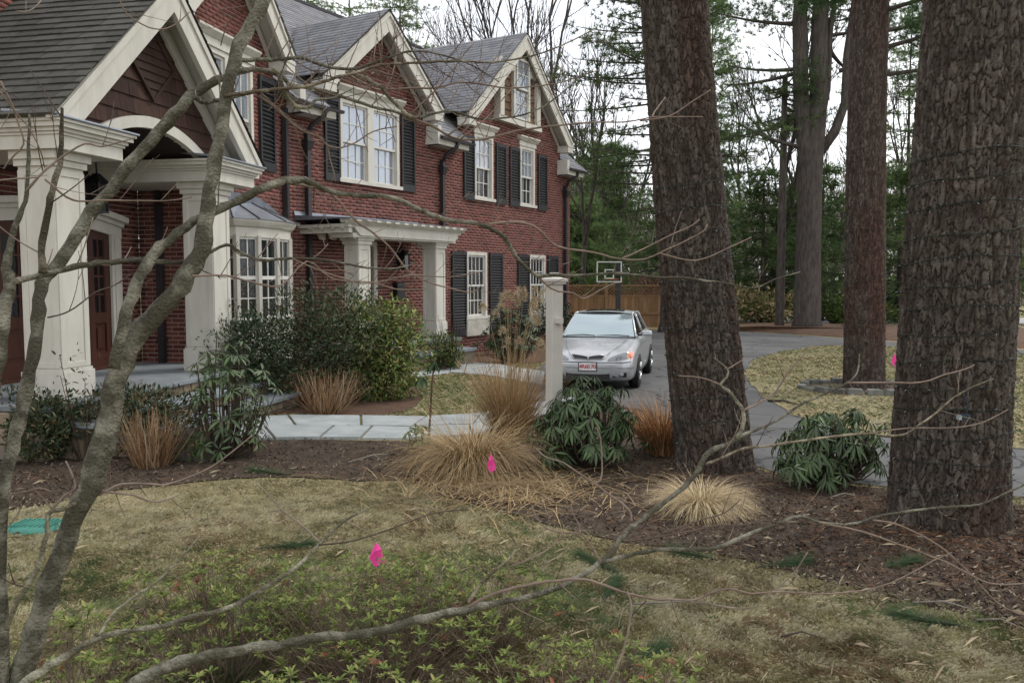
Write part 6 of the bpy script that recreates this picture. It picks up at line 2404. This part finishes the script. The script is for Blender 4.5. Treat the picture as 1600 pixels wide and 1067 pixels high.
def add_twig(b, p, d, ln, r, tone, dep=1):
    pts = [p]
    q, dd = p.copy(), d.normalized()
    bend = Vector((rt.uniform(-.12, .12), rt.uniform(-.12, .12), rt.uniform(.02, .26)))
    n = 5
    for i in range(n):
        dd = (dd + bend * (.6 + .5 * i / n) * .6 + Vector((rt.uniform(-.07, .07), 0, rt.uniform(-.07, .07)))).normalized()
        q = q + dd * ln / n
        pts.append(q.copy())
    b.tube(pts, [r * (1 - .55 * i / n) for i in range(n)] + [r * .62], 4, True, True, col=tone)
    if dep > 0 and ln > .07:
        for k in range(rt.choice((1, 1, 2))):
            i = rt.choice((2, 3, 4))
            side = Vector((rt.uniform(-1, 1), rt.uniform(-.4, .4), rt.uniform(-.3, 1)))
            add_twig(b, pts[i], (dd * .8 + side * .7), ln * rt.uniform(.35, .6), r * .72, tone, dep - 1)


def branch(pts, d0, d1, w0=0, w1=0, name='branch', twigs=1.0, tone=None, twm=1.0, from_=0.0):
    P3, Rr = curve3(pts, d0, d1, w0, w1)
    P3 = [p + Vector((rt.uniform(-1, 1), rt.uniform(-1, 1), rt.uniform(-1, 1))) * min(r * .28, .0035) for p, r in zip(P3, Rr)]
    lump = [r * (1 + .07 * math.sin(i * 2.1) + .08 * rt.uniform(-1, 1)) for i, r in enumerate(Rr)]
    b = MB()
    nseg = 18 if max(Rr) > .02 else (9 if max(Rr) > .006 else 6)
    tn = tone or ((.95, .95, .95) if max(Rr) > .006 else (1.25, 1.12, 1.05))
    b.tube(P3, lump, nseg, True, True, col=tn)
    # buds and scars where twigs leave
    o = b.build(name, M['stem_bark'] if max(Rr) > .0052 else M['twig'], tree, cols=True)
    if twigs:
        tb = MB()
        acc = 0.0
        nxt = rt.uniform(.02, .08)
        L_ = sum((P3[i + 1] - P3[i]).length for i in range(len(P3) - 1))
        run = 0
        for i in range(len(P3) - 1):
            sgm = P3[i + 1] - P3[i]
            acc += sgm.length
            run += sgm.length
            while acc > nxt and sgm.length > 0:
                acc -= nxt
                nxt = rt.uniform(.03, .11) / twigs
                if run / L_ < from_: continue
                d = sgm.normalized()
                side = d.cross(Vector((rt.uniform(-.25, .25), 1, rt.uniform(-.2, .2)))).normalized() * rt.choice((1, -1, -1))
                if side.z < 0 and rt.random() < .45: side = -side
                dd = d * rt.uniform(.35, .9) + side * rt.uniform(.5, 1) + Vector((0, rt.uniform(-.3, .3), 0))
                k = rt.random()
                tone_ = (.95, .85, .78) if k < .5 else ((1.45, 1.38, 1.30) if k < .75 else (.42, .33, .32))
                add_twig(tb, P3[i] + sgm * rt.random(), dd, rt.uniform(.03, .17) * twm, min(.0022, max(Rr[i] * .5, .0012)), tone_, 1 if rt.random() < .55 else 0)
        if tb.v:
            tb.build('twigs', M['twig'], o, cols=True, kind='stuff')
    return o


# stems
branch([(-60, 1330, 38), (0, 1180, 37), (37, 1048, 36), (49, 1006, 34), (70, 936, 34), (95, 865, 32), (120, 800, 33), (143, 753, 37), (159, 697, 39), (173, 640, 34), (184, 584, 32), (208, 531, 32), (253, 483, 30), (281, 447, 30), (298, 419, 28),
        (315, 391, 27), (323, 334, 23), (332, 278, 21), (346, 197, 20), (363, 112, 19), (374, 70, 21), (405, 14, 19), (424, -40, 17), (450, -130, 18), (470, -260, 11)], 2.15, 2.5, name='trunk', twigs=0)
branch([(-70, 1330, 28), (-20, 1180, 23), (3, 1067, 18), (3, 900, 16), (5, 800, 16), (10, 739, 17), (24, 683, 20), (39, 621, 21), (52, 556, 20), (60, 500, 19), (64, 453, 19), (72, 432, 20), (93, 411, 18), (121, 368, 20), (141, 332, 20), (166, 306, 18),
        (193, 270, 18), (225, 231, 18), (253, 200, 18), (281, 169, 17), (307, 143, 16), (338, 127, 13), (352, 121, 12), (374, 112, 11), (408, 110, 9), (439, 118, 8), (450, 132, 7)], 2.1, 2.75, name='trunk', twigs=0)
branch([(-110, 1330, 28), (-80, 1100, 25), (-50, 860, 23), (-20, 660, 22), (-3, 560, 21), (3, 531, 20), (8, 475, 20), (13, 441, 18), (11, 408, 13), (17, 377, 11), (28, 343, 10), (39, 315, 8), (44, 278, 7), (44, 250, 7), (46, 205, 5), (46, 180, 4)], 2.1, 2.4, name='trunk', twigs=0)
# long limb leaving the main stem and drooping out to the right
branch([(180, 575, 17), (194, 511, 18), (208, 461, 20), (225, 419, 18), (245, 391, 17), (265, 374, 15), (304, 346, 14), (335, 331, 13), (374, 312, 14), (416, 292, 13), (431, 287, 13), (453, 281, 13), (476, 282, 12), (498, 292, 11), (521, 301, 10), (557, 306, 10), (608, 308, 9),
        (645, 323, 9), (667, 333, 9), (695, 343, 9), (732, 348, 8), (757, 353, 8), (788, 371, 8), (802, 393, 8), (816, 413, 7), (839, 430, 7), (865, 430, 6), (912, 430, 5), (957, 427, 5), (997, 430, 5), (1036, 434, 4), (1070, 434, 4), (1095, 438, 4), (1126, 441, 3), (1157, 447, 3), (1180, 450, 3), (1212, 436, 2), (1250, 425, 2)],
       2.2, 3.3, twigs=.30, from_=.2)
branch([(459, 287), (484, 292), (518, 303), (541, 329), (557, 346), (580, 362), (608, 385), (639, 424), (670, 441), (709, 452), (737, 457), (752, 446)], 2.75, 2.95, 5, 2, twigs=.8)
branch([(757, 352), (808, 347), (839, 357), (865, 382), (887, 389), (929, 395), (969, 405), (1008, 405), (1039, 391), (1070, 377), (1098, 362), (1105, 351)], 2.95, 3.3, 5, 2, twigs=.4)
branch([(969, 405), (997, 393), (1025, 379), (1053, 365), (1078, 354), (1093, 343)], 3.1, 3.25, 3, 2, twigs=.4)
branch([(1031, 396), (1076, 407), (1104, 403), (1137, 388), (1174, 371)], 3.15, 3.3, 3, 2, twigs=.3)
branch([(839, 430), (856, 447), (873, 455), (896, 458), (912, 467), (935, 455), (957, 444), (972, 441)], 2.95, 3.1, 4, 2, twigs=.7)
# level limb across the columns and the bay window
branch([(20, 441, 12), (56, 433, 11), (98, 421, 11), (141, 413, 11), (174, 410, 10), (208, 406, 10), (245, 409, 9), (281, 410, 8), (300, 407, 7), (318, 399, 6), (354, 382, 6), (374, 393, 6), (408, 407, 6), (448, 404, 5), (493, 405, 5), (532, 410, 4), (557, 416, 4), (580, 419, 4), (608, 420, 3), (636, 416, 3), (650, 410, 2)], 2.1, 2.9, twigs=1.0, twm=.8)
branch([(300, 432), (350, 430), (394, 441), (440, 446), (480, 408), (520, 436), (580, 441), (620, 452), (665, 452)], 2.3, 2.8, 4, 2, twigs=.9)
branch([(456, 404), (495, 421), (540, 436), (580, 443), (640, 430), (700, 433), (750, 425)], 2.6, 2.9, 3, 2, twigs=.7)
# upper limbs
branch([(374, 95, 8), (400, 94), (434, 93), (467, 91), (493, 98), (521, 107), (552, 108), (569, 104), (608, 90), (633, 82), (653, 80), (681, 84), (704, 90), (740, 104), (780, 128)], 2.45, 3.0, 8, 2, twigs=2.1, twm=1.25)
branch([(350, 150), (400, 143), (442, 139), (484, 134), (527, 121), (557, 114), (586, 104), (614, 100), (653, 98), (698, 96), (738, 97), (766, 98), (816, 91), (850, 82), (890, 66), (930, 45)], 2.4, 3.2, 7, 2, twigs=2.1, twm=1.25)
branch([(450, 132, 9), (490, 138), (513, 146), (546, 155), (580, 166), (614, 174), (648, 184), (670, 180), (695, 174), (718, 177), (746, 186), (774, 186), (816, 180), (850, 166), (885, 140), (905, 120)], 2.7, 3.15, 7, 2, twigs=2.1, twm=1.25)
branch([(545, 110, 7), (560, 118, 7), (594, 135, 7), (602, 146, 7), (622, 166, 6), (639, 180, 6), (653, 183, 5), (658, 166, 4)], 2.75, 2.85, tone=(1.5, 1.5, 1.45), twigs=.8)
branch([(540, 112), (555, 124), (583, 138), (597, 141), (639, 138), (681, 138), (718, 129), (752, 132), (794, 138), (839, 135), (880, 128), (935, 110)], 2.8, 3.2, 5, 2, twigs=2.1, twm=1.25)
branch([(630, 176), (640, 186), (670, 194), (698, 211), (723, 218), (754, 218), (794, 208), (816, 203), (856, 198), (898, 194), (935, 191), (974, 191), (1002, 187), (1022, 183), (1053, 183), (1098, 183)], 2.85, 3.4, 5, 2, twigs=.75)
branch([(1018, 184), (1026, 170), (1040, 152)], 3.2, 3.3, 3, 2, twigs=0)
branch([(1000, 189), (1045, 182), (1080, 160), (1110, 141)], 3.2, 3.3, 3, 2, twigs=.3)
branch([(404, 150), (431, 169), (451, 188), (473, 205), (498, 214), (512, 228), (532, 231), (557, 222), (585, 205), (620, 198)], 2.55, 2.8, 5, 2, twigs=.9)
branch([(512, 228), (515, 245), (521, 267), (524, 284)], 2.7, 2.7, 3, 2, twigs=.4)
branch([(428, 108, 8), (437, 118, 8), (445, 146, 8), (462, 166, 8), (484, 167, 7), (493, 157, 5), (521, 153, 3), (550, 140, 2)], 2.5, 2.7, tone=(1.4, 1.4, 1.35), twigs=2.1, twm=1.25)
branch([(305, 152), (318, 160), (340, 157), (374, 150), (408, 142), (450, 138)], 2.35, 2.6, 9, 5, twigs=.9)
branch([(600, 146), (612, 120), (618, 95), (620, 60), (612, 36)], 2.8, 2.9, 3, 2, twigs=.6)
branch([(640, 180), (672, 150), (700, 120), (726, 84), (742, 66)], 2.9, 3.0, 3, 2, twigs=.5)
branch([(700, 212), (726, 190), (738, 160), (748, 130), (760, 96)], 2.95, 3.05, 3, 2, twigs=.5)
branch([(720, 217), (760, 185), (790, 150), (806, 132)], 2.95, 3.1, 3, 2, twigs=.6)
branch([(180, -20), (192, 12), (205, 28), (232, 43), (255, 46), (275, 38), (296, 20)], 2.3, 2.4, 3, 2, twigs=.6)
branch([(325, -10), (345, 18), (360, 28), (352, 45), (345, 72)], 2.4, 2.4, 3, 2, twigs=.6, tone=(.6, .5, .45))
# left hand twigs
branch([(66, 430, 14), (66, 377, 12), (76, 323, 12), (84, 287, 11), (93, 258, 10), (96, 225, 8), (97, 169, 5)], 2.15, 2.25, twigs=.35, tone=(.6, .55, .5))
branch([(42, 298), (73, 264), (98, 245), (132, 225), (158, 229), (191, 221), (211, 215)], 2.15, 2.3, 5, 2, twigs=.6, tone=(1.3, 1.25, 1.15))
branch([(70, 280), (104, 308), (130, 315), (166, 313), (220, 314), (262, 314), (300, 308)], 2.15, 2.4, 4, 2, twigs=.5)
branch([(0, 127), (17, 160), (28, 191), (37, 225), (17, 248), (6, 264)], 2.1, 2.2, 4, 3, twigs=.8, tone=(1.5, 1.45, 1.35))
branch([(0, 143), (25, 177), (45, 200), (62, 233), (70, 262)], 2.1, 2.2, 3, 2, twigs=.6)
branch([(26, 18), (45, 18), (62, 4), (70, -12)], 2.1, 2.2, 3, 2, twigs=.6, tone=(1.4, 1.35, 1.3))
branch([(0, 282), (30, 279), (60, 277)], 2.1, 2.15, 3, 3, twigs=0, tone=(1.2, 1.15, 1.1))
branch([(74, 496), (100, 490), (125, 475), (150, 456), (176, 447), (200, 432), (209, 427)], 2.2, 2.3, 3, 2, twigs=.6, tone=(.5, .45, .4))
# stems and twigs crossing the lower left
branch([(118, 786, 7), (100, 794, 8), (76, 801, 9), (74, 822, 9), (70, 846, 9), (57, 890, 10), (42, 916, 10), (20, 955, 9), (10, 985, 9)], 2.2, 2.1, tone=(1.6, 1.6, 1.5), twigs=.2)
branch([(80, 797), (100, 775), (118, 762), (113, 742), (103, 720)], 2.2, 2.3, 5, 3, tone=(1.4, 1.35, 1.3), twigs=.5)
branch([(155, 773), (180, 759), (203, 755), (239, 756), (259, 757), (295, 745), (332, 728), (366, 703), (394, 680)], 2.25, 2.6, 5, 2, twigs=.4, tone=(1.3, 1.2, 1.15))
branch([(160, 768), (208, 773), (239, 784), (270, 777), (284, 770)], 2.25, 2.4, 5, 2, twigs=.6, tone=(1.4, 1.35, 1.3))
branch([(80, 768), (62, 762), (40, 768), (14, 772)], 2.2, 2.2, 3, 2, twigs=.5)
# low limbs sweeping right across the lawn
branch([(120, 1180, 26), (180, 1092, 24), (216, 1065, 22), (253, 1045, 21), (281, 1033, 20), (323, 1024, 18), (366, 1017, 17), (408, 1009, 16), (450, 1006, 15), (498, 995, 15), (555, 991, 15), (611, 981, 14), (653, 969, 14), (695, 958, 14), (732, 950, 13), (780, 941, 12),
        (822, 933, 11), (850, 925, 11), (879, 914, 11), (912, 896, 11), (935, 882, 11), (952, 865, 11), (969, 843, 10), (986, 823, 9), (1002, 812, 9), (1039, 784, 9), (1070, 759, 9), (1092, 731, 10), (1104, 711, 11), (1118, 700, 10), (1137, 694, 9), (1154, 683, 8),
        (1174, 674, 6), (1194, 666, 5), (1222, 652, 5), (1250, 632, 5), (1268, 624, 4), (1296, 612, 4), (1324, 598, 4), (1336, 587, 3), (1341, 576, 3), (1343, 553, 3)], 1.95, 3.3, twigs=.32, from_=.25)
branch([(1150, 686), (1160, 666), (1161, 641), (1152, 627), (1137, 610), (1126, 601), (1135, 590), (1136, 576), (1115, 559)], 2.9, 3.0, 8, 3, twigs=.3, tone=(1.5, 1.5, 1.45))
branch([(1161, 641), (1188, 629), (1213, 610), (1233, 579), (1251, 559), (1271, 539)], 2.95, 3.1, 5, 2, twigs=.4)
branch([(1126, 601), (1095, 590), (1059, 587)], 2.95, 3.0, 3, 2, twigs=.3)
branch([(1136, 577), (1165, 560)], 2.95, 3.0, 3, 2, twigs=0)
branch([(1104, 725), (1123, 717), (1160, 701), (1208, 695), (1262, 687), (1305, 681), (1352, 677), (1389, 681), (1417, 677), (1437, 663), (1465, 643), (1490, 621), (1521, 604), (1552, 592)], 2.8, 3.3, 6, 3, twigs=.25)
branch([(1324, 598), (1385, 598), (1440, 597), (1478, 585), (1510, 576), (1522, 570)], 3.1, 3.4, 4, 2, twigs=.3)
branch([(1355, 677), (1420, 669), (1490, 668), (1535, 660), (1575, 640)], 3.1, 3.3, 3, 2, twigs=.25)
branch([(940, 880, 8), (965, 871, 8), (997, 864, 8), (1039, 857, 8), (1076, 858, 8), (1109, 857, 8), (1137, 850, 8), (1166, 836, 8), (1208, 820, 7), (1233, 811, 6), (1251, 806, 6), (1279, 815, 5), (1319, 819, 5), (1347, 815, 5), (1364, 808, 5), (1403, 801, 5), (1445, 795, 5), (1487, 792, 5), (1530, 788, 4), (1572, 770, 4), (1620, 748, 3)],
       2.5, 3.1, twigs=.3)
branch([(1279, 816), (1347, 830), (1403, 850), (1445, 865), (1482, 880), (1516, 898), (1544, 910), (1572, 913), (1610, 910)], 2.8, 3.0, 4, 3, twigs=.3)
branch([(1364, 812), (1397, 818), (1431, 832), (1465, 851), (1496, 877), (1524, 905), (1549, 933), (1577, 953), (1610, 963)], 2.85, 3.0, 4, 3, twigs=.2)
branch([(732, 947), (760, 933), (794, 920), (822, 915), (842, 910), (880, 906), (912, 905), (946, 915), (980, 927), (997, 930), (1025, 936), (1053, 936), (1084, 937), (1109, 927), (1137, 919), (1174, 927), (1208, 924), (1250, 926), (1299, 927), (1330, 924), (1358, 920), (1392, 910), (1431, 891), (1459, 875), (1487, 863)],
       2.3, 2.8, 7, 2, twigs=.5)
branch([(1084, 938), (1140, 949), (1180, 947), (1208, 924), (1240, 895), (1262, 862)], 2.55, 2.7, 3, 2, twigs=.3)
branch([(732, 941), (746, 919), (766, 896), (788, 879), (805, 860), (802, 843), (780, 818)], 2.3, 2.4, 8, 2, twigs=.5)
branch([(795, 886), (830, 872), (856, 858), (878, 836), (880, 820)], 2.35, 2.45, 4, 2, twigs=.5)
branch([(939, 879), (921, 848), (907, 834), (882, 832), (856, 826), (839, 809), (831, 789)], 2.5, 2.55, 4, 2, twigs=.5)
branch([(907, 834), (904, 818), (893, 798), (894, 781)], 2.5, 2.55, 3, 2, twigs=.4)
branch([(986, 815), (984, 800), (969, 784), (952, 773), (927, 753), (904, 739), (879, 722), (853, 714), (837, 700)], 2.6, 2.7, 5, 2, twigs=.3, tone=(1.3, 1.2, 1.15))
branch([(927, 753), (938, 750), (941, 726), (938, 684), (932, 668)], 2.65, 2.7, 4, 2, twigs=.2, tone=(1.3, 1.15, 1.05))
branch([(974, 846), (1019, 840), (1081, 829), (1123, 820), (1160, 820), (1194, 813), (1230, 818)], 2.55, 2.7, 4, 2, twigs=.6, tone=(.6, .5, .45))
branch([(1036, 834), (1095, 812), (1132, 801), (1157, 780)], 2.6, 2.7, 3, 2, twigs=.4, tone=(.55, .45, .42))
branch([(980, 925), (986, 947), (983, 978), (974, 1015), (960, 1048), (945, 1075)], 2.45, 2.4, 5, 4, twigs=.15, tone=(1.5, 1.45, 1.4))
branch([(980, 984), (988, 961), (1010, 938)], 2.45, 2.5, 4, 2, twigs=0, tone=(.5, .4, .38))
branch([(20, 1085, 16), (53, 1057, 15), (76, 1040, 14), (107, 1023, 13), (146, 1000, 12), (183, 989, 11), (225, 982, 10), (267, 974, 10), (304, 962, 10), (338, 955, 9), (374, 941, 9), (408, 922, 9), (450, 896, 8), (473, 877, 7), (498, 851, 6), (521, 829, 6), (546, 809, 4), (569, 798, 3), (588, 789, 2)],
       2.05, 2.5, twigs=.4, from_=.25, tone=(1.35, 1.35, 1.3))
branch([(150, 992), (158, 986), (174, 961), (208, 933), (239, 913), (267, 888), (293, 860), (312, 837)], 2.1, 2.25, 8, 3, twigs=.35, tone=(1.6, 1.6, 1.5))
branch([(498, 851), (541, 847), (591, 833), (639, 815), (670, 804), (700, 798), (732, 796)], 2.35, 2.5, 4, 2, twigs=.7, tone=(.5, .42, .38))
branch([(498, 846), (484, 832), (462, 813), (439, 795), (420, 773), (400, 755)], 2.35, 2.4, 4, 2, twigs=.3, tone=(1.4, 1.35, 1.3))
